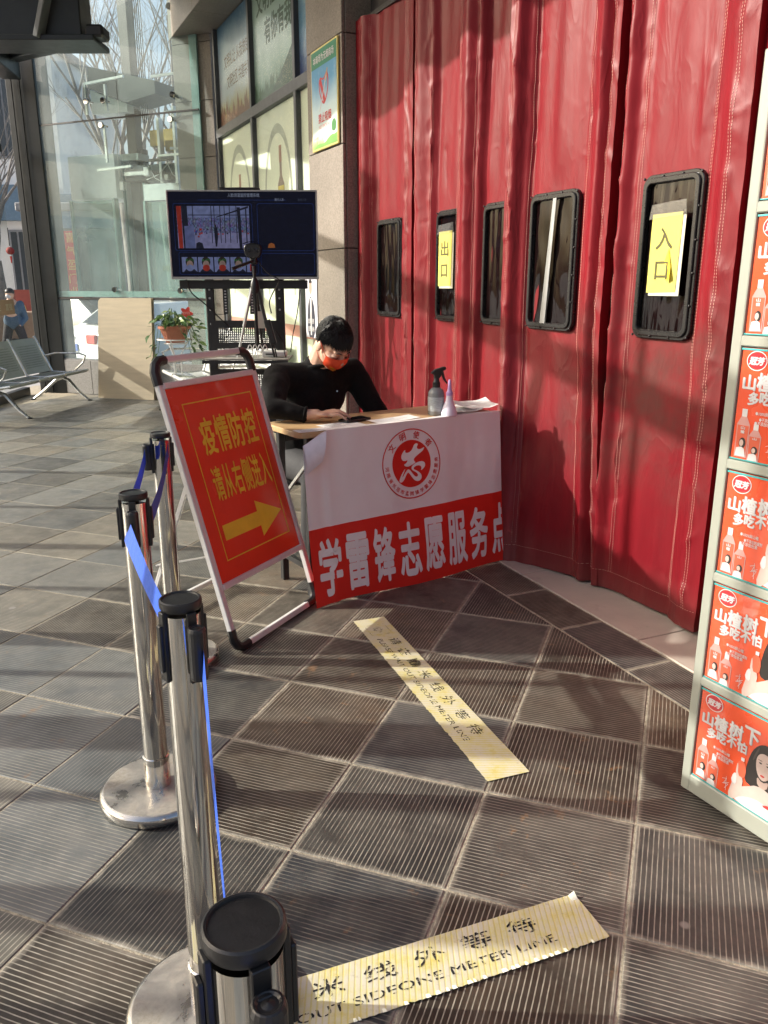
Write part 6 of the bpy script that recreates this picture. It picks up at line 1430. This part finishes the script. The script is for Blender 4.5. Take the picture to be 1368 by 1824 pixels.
# right hand: palm and five bent fingers lying on the phone
cap(b, L(WRR), L(D(.205, .215, .815)), .026, .024); oball(b, L(D(.232, .203, .815)), (.040, .038, .014), DM @ Matrix.Rotation(R(-18), 3, 'Z'))
KN = [(.262, .222, .822), (.270, .201, .822), (.268, .181, .818), (.258, .163, .812)]; TIP = [(.350, .198, .797), (.356, .172, .796), (.345, .148, .795), (.316, .128, .789)]; rad = [.0088, .0090, .0086, .0076]
for k_, t_, r_ in zip(KN, TIP, rad):
    k_, t_ = Vector(k_), Vector(t_); m1 = k_.lerp(t_, .42) + Vector((0, 0, .014)); m2 = k_.lerp(t_, .76) + Vector((0, 0, .008))
    cap(b, L(D(*(Vector((.225, .20, .815)).lerp(k_, .5)))), L(D(*k_)), r_ * 1.1, r_ * 1.1, 3); cap(b, L(D(*k_)), L(D(*m1)), r_ * 1.06, r_, 3); cap(b, L(D(*m1)), L(D(*m2)), r_, r_ * .92, 3); cap(b, L(D(*m2)), L(D(*t_)), r_ * .92, r_ * .8, 3)
th0, th1, th2 = Vector((.205, .238, .808)), Vector((.250, .250, .800)), Vector((.295, .235, .792)); cap(b, L(D(*th0)), L(D(*th1)), .012, .0105, 3); cap(b, L(D(*th1)), L(D(*th2)), .0105, .0085, 3)
# left hand resting below the desk edge
cap(b, L(WRL), L(D(.49, .50, .655)), .026, .02); 
for k in range(4): cap(b, L(D(.475 + k * .018, .505, .655)), L(D(.455 + k * .018, .545, .625)), .0088, .0075, 3)
cap(b, L(D(.51, .49, .66)), L(D(.535, .525, .635)), .0105, .009, 3)
# legs inside the trousers
for s in (-1, 1): cap(b, L(D(.385 + s * .09, .69, .50)), L(D(.385 + s * .13, .34, .50)), .075, .052); cap(b, L(D(.385 + s * .13, .34, .50)), L(D(.385 + s * .13, .40, .10)), .048, .036); cap(b, L(D(.385 + s * .13, .40, .07)), L(D(.385 + s * .14, .27, .045)), .036, .03)
body = blob(b, 'body', skin, man, .0046, 4, .45)
c = MB()
oball(c, L(D(.398, .585, .865)), (.185, .115, .150), DM @ Matrix.Rotation(R(-18), 3, 'X')); oball(c, L(D(.390, .655, .66)), (.172, .125, .22), DM @ Matrix.Rotation(R(-14), 3, 'X')); oball(c, L(D(.385, .70, .52)), (.170, .14, .10), DM)
cap(c, L(NB_ + Vector((0, 0, -.062))), L(NB_ + Vector((0, 0, -.012))), .088, .071)
for S, E_, W_2 in ((SHR, ELR, WRR), (SHL, ELL, WRL)):
    cap(c, L(S), L(D(.40, .565, .925)), .072, .095); cap(c, L(S), L(S.lerp(E_, .5)), .073, .066); cap(c, L(S.lerp(E_, .5)), L(E_), .066, .053); cap(c, L(E_), L(E_.lerp(W_2, .93)), .053, .036)
def folds(co):
    v = Vector(co); return .006 * noise.noise(v * 11) + .0035 * noise.noise(Vector((v.x * 26, v.y * 26, v.z * 14)))
blob(c, 'sweater', knit, man, .009, 5, .5, folds)
MB().tube([L(NB_ + Vector((.070 * math.cos(i * .2618), .070 * math.sin(i * .2618), -.008 + .012 * math.sin(i * .2618 + 2.2)))) for i in range(24)], .011, 8, closed=True).build('collar', knit, man, smooth=True)
wd_ = (WRR - ELR).normalized(); wx = wd_.orthogonal().normalized(); wy = wd_.cross(wx)
MB().tube([L(ELR.lerp(WRR, .97) + (wx * math.cos(i * .3142) + wy * math.sin(i * .3142)) * .033) for i in range(20)], .007, 8, closed=True).build('cuff', knit, man, smooth=True)
t_ = MB()
for s in (-1, 1): cap(t_, L(D(.385 + s * .09, .70, .50)), L(D(.385 + s * .13, .34, .505)), .098, .070); cap(t_, L(D(.385 + s * .13, .34, .505)), L(D(.385 + s * .13, .40, .10)), .068, .052)
oball(t_, L(D(.385, .70, .51)), (.18, .15, .10), DM); blob(t_, 'trousers', trou, man, .012, 5)
for s in (-1, 1):
    sh = MB(); cap(sh, L(D(.385 + s * .13, .41, .055)), L(D(.385 + s * .14, .25, .045)), .050, .042); blob(sh, 'shoe', black_plastic, man, .01, 4)
# hair: a thick cap cut along the hairline, with clumps
hv = MB(); SEG, RNG = 72, 44; keep = []
def hair_pt(th, ph):
    d = Vector((math.sin(th) * math.cos(ph), math.sin(th) * math.sin(ph), math.cos(th)))
    cl = noise.noise(Vector((math.cos(ph) * 3, math.sin(ph) * 3, th * 2))) * .5 + noise.noise(Vector((math.cos(ph) * 14, math.sin(ph) * 14, th * 4))) * .22
    R_ = Vector((.081 + .003 * cl, .103 + .003 * cl, .097 + .004 * cl)); p = Vector((d.x * R_.x, d.y * R_.y - .010, d.z * R_.z + .030))
    return p, cl
for i in range(RNG + 1):
    for k in range(SEG): p, cl = hair_pt(math.pi * i / RNG, 2 * math.pi * k / SEG); hv.v.append(L(Hd(*p)))
def hline(p, cl):
    y = p.y; x = abs(p.x)
    if y > .045: return .050 - .008 * min(1, x / .06) + .016 * cl
    if y > .005: return .050 - (.045 - y) / .04 * .030 + .008 * cl
    if y > -.03: return .022 + .006 * cl
    return -.045 + .008 * cl + max(0, (.075 + y) * .6)
for i in range(RNG):
    for k in range(SEG):
        p, cl = hair_pt(math.pi * (i + .5) / RNG, 2 * math.pi * (k + .5) / SEG)
        if p.z > hline(p, cl): j = (k + 1) % SEG; hv.f.append((i * SEG + k, i * SEG + j, (i + 1) * SEG + j, (i + 1) * SEG + k))
hme = hv.mesh('hair', smooth=True); bm = bmesh.new(); bm.from_mesh(hme); bmesh.ops.delete(bm, geom=[v for v in bm.verts if not v.link_faces], context='VERTS')
rim = [e for e in bm.edges if e.is_boundary]; ex = bmesh.ops.extrude_edge_only(bm, edges=rim); cvec = Vector(L(Hd(0, -.005, .01)))
for v in [q for q in ex['geom'] if isinstance(q, bmesh.types.BMVert)]: v.co = v.co + (cvec - v.co) * .16
bm.to_mesh(hme); bm.free(); hme.shade_smooth(); put('hair', hme, hairm, man)
tu = MB(); rh = random.Random(5)
for k in range(4200):   # loose tufts that break the outline
    th = math.acos(rh.uniform(-.35, 1)); phh = rh.uniform(0, 6.283); p, cl = hair_pt(th, phh)
    if p.z < hline(p, cl) + .002: continue
    nn = Vector((p.x / .0066, (p.y + .01) / .0106, (p.z - .03) / .0094)).normalized(); fl_ = Vector((p.x * 4 + rh.uniform(-.14, .14), .55 if p.y > -.035 else -.35, -.35 - .5 * (1 - nn.z))); fl_ = (fl_ - nn * fl_.dot(nn)).normalized(); ln = rh.uniform(.012, .024); p2 = p + fl_ * ln + nn * rh.uniform(.0005, .0045)
    tu.tube([L(Hd(*(p - nn * .002))), L(Hd(*(p.lerp(p2, .5) + nn * .0028))), L(Hd(*p2))], [.0012, .0010, .0002], 3, cap=False)
stuff(tu.build('hair_tufts', hairm, man, smooth=True))
# face mask, ear loops, brows, lowered lids
maskm = mat('orange-red mask cloth', (.72, .075, .028), .45, var=.05, scale=20); 
def mk(a, b):
    th = R(-76 + 152 * a); ct, s_ = math.cos(th), math.sin(th); z = -.112 + .098 * b + (.018 * (1 - abs(s_)) if b > .5 else 0) * b
    fwd = .036 + .074 * max(0, ct) ** .8 + .012 * ct * math.exp(-((b - .62) / .25) ** 2) - .030 * (1 - b) ** 2 * ct
    wdt = .0735 * s_ * (1 - .22 * (1 - b) ** 2)
    return Vector((wdt, fwd - .006 * abs(s_), z + .030 * abs(s_) * (1 - b)))
MB().grid(31, 15, lambda a, b: L(Hd(*mk(a, b)))).build('face_mask', maskm, man, smooth=True, fix=False)
def mkshape(name, pts, m):
    me = bpy.data.meshes.new(name); me.from_pydata([L(Hd(*(mk(a, b) * 1.012 + Vector((0, .0015, 0))))) for a, b in pts], [], [tuple(range(len(pts)))]); return put(name, me, m, man)
ymk = mat('yellow mask print', (.72, .42, .03), .5)
mkshape('mask_print', smoothpoly([(.60, .36), (.66, .42), (.76, .40), (.80, .34), (.70, .30), (.64, .22), (.58, .26)], 1), ymk); mkshape('mask_print', smoothpoly([(.52, .24), (.56, .34), (.58, .32), (.56, .20), (.50, .16), (.44, .18)], 1), ymk); mkshape('mask_print', smoothpoly([(.52, .06), (.66, .12), (.72, .20), (.60, .16), (.50, .12)], 1), ymk); mkshape('mask_print', smoothpoly([(.17, .74), (.22, .80), (.24, .95), (.18, .95)], 1), ymk)
for s in (-1, 1):
    for bz, ez in ((.90, .020), (.10, -.036)):
        p = mk(.98 if s > 0 else .02, bz); MB().tube([L(Hd(*p)), L(Hd(s * .081, .020 + .5 * p.y * .3, (p.z + ez) / 2)), L(Hd(s * .083, -.008, ez))], .0016, 6).build('ear_loop', maskm, man, smooth=True)
    MB().tube([L(Hd(s * .014, .0975, .022)), L(Hd(s * .032, .0935, .029)), L(Hd(s * .050, .080, .021))], [.0022, .0032, .0012], 6).build('eyebrow', hairm, man, smooth=True)
    MB().tube([L(Hd(s * .018, .0900, -.006)), L(Hd(s * .032, .0900, -.011)), L(Hd(s * .047, .0805, -.006))], [.0010, .0016, .0008], 6).build('eyelashes', hairm, man, smooth=True)
MB().lathe([(0, 0), (.004, 0), (.004, .001), (0, .001)], 10, M=Matrix.Translation(L(D(.475, .478, .875))) @ Matrix.Rotation(R(70), 4, 'X')).build('chest_badge', alu, man)
stl = thing('stool', 'dark round stool under the seated person', 'stool', D(.385, .72, 0)); MB().lathe([(0, .385), (.16, .385), (.165, .39), (.165, .405), (.155, .412), (0, .412)], 26).build('seat', black_plastic, stl)
for k in range(4): a = k * 1.571 + .78; MB().tube([(.11 * math.cos(a), .11 * math.sin(a), .386), (.16 * math.cos(a), .16 * math.sin(a), 0)], .011, 8).build('leg', black_metal, stl, smooth=True)
# passer-by outside the left window
ps = thing('person', 'passer-by in a blue jacket and cap walking outside the left window', 'person', (-7.80, 17.4, GZ), R(15))
b = MB(); oball(b, (0, -.02, 1.54), (.085, .10, .115), Matrix.Identity(3)); cap(b, (0, 0, 1.45), (0, 0, 1.36), .055, .06); cap(b, (0, 0, 1.32), (0, 0, .95), .14, .13)
for s in (-1, 1): cap(b, (s * .09, 0, .92), (s * .10 + .10 * s, .02, .50), .08, .06); cap(b, (s * .20, .02, .50), (s * .22, .05 - .1 * s, .08), .055, .045)
cap(b, (-.17, 0, 1.34), (-.34, -.10, 1.16), .05, .045); cap(b, (-.34, -.10, 1.16), (-.52, -.2, 1.22), .042, .03); cap(b, (.18, 0, 1.34), (.25, .02, 1.05), .05, .042); cap(b, (.25, .02, 1.05), (.16, -.12, .92), .042, .032)
blob(b, 'body', skin, ps, .016, 4)
c = MB(); oball(c, (0, 0, 1.24), (.21, .14, .17), Matrix.Identity(3)); oball(c, (0, 0, 1.0), (.19, .15, .18), Matrix.Identity(3)); cap(c, (-.17, 0, 1.34), (-.34, -.10, 1.16), .075, .06); cap(c, (-.34, -.10, 1.16), (-.49, -.19, 1.21), .058, .045); cap(c, (.18, 0, 1.34), (.25, .02, 1.05), .075, .06); cap(c, (.25, .02, 1.05), (.17, -.11, .93), .056, .045)
blob(c, 'jacket', mat('blue grey jacket', (.05, .09, .14), .8), ps, .016, 4)
c = MB()
for s in (-1, 1): cap(c, (s * .09, 0, .90), (s * .20, .02, .50), .105, .08); cap(c, (s * .20, .02, .50), (s * .22, .05 - .1 * s, .08), .075, .065)
blob(c, 'trousers', trou, ps, .016, 4); c = MB(); oball(c, (0, -.01, 1.585), (.096, .11, .085), Matrix.Identity(3)); blob(c, 'cap', black_plastic, ps, .012, 3); c = MB(); oball(c, (-.02, -.085, 1.50), (.06, .04, .05), Matrix.Identity(3)); blob(c, 'face_mask', pwhite, ps, .01, 2)
for s in (-1, 1):
    c = MB(); cap(c, (s * .22, .07 - .1 * s, .05), (s * .23, -.10 - .1 * s, .04), .05, .045); blob(c, 'shoe', black_plastic, ps, .012, 3)
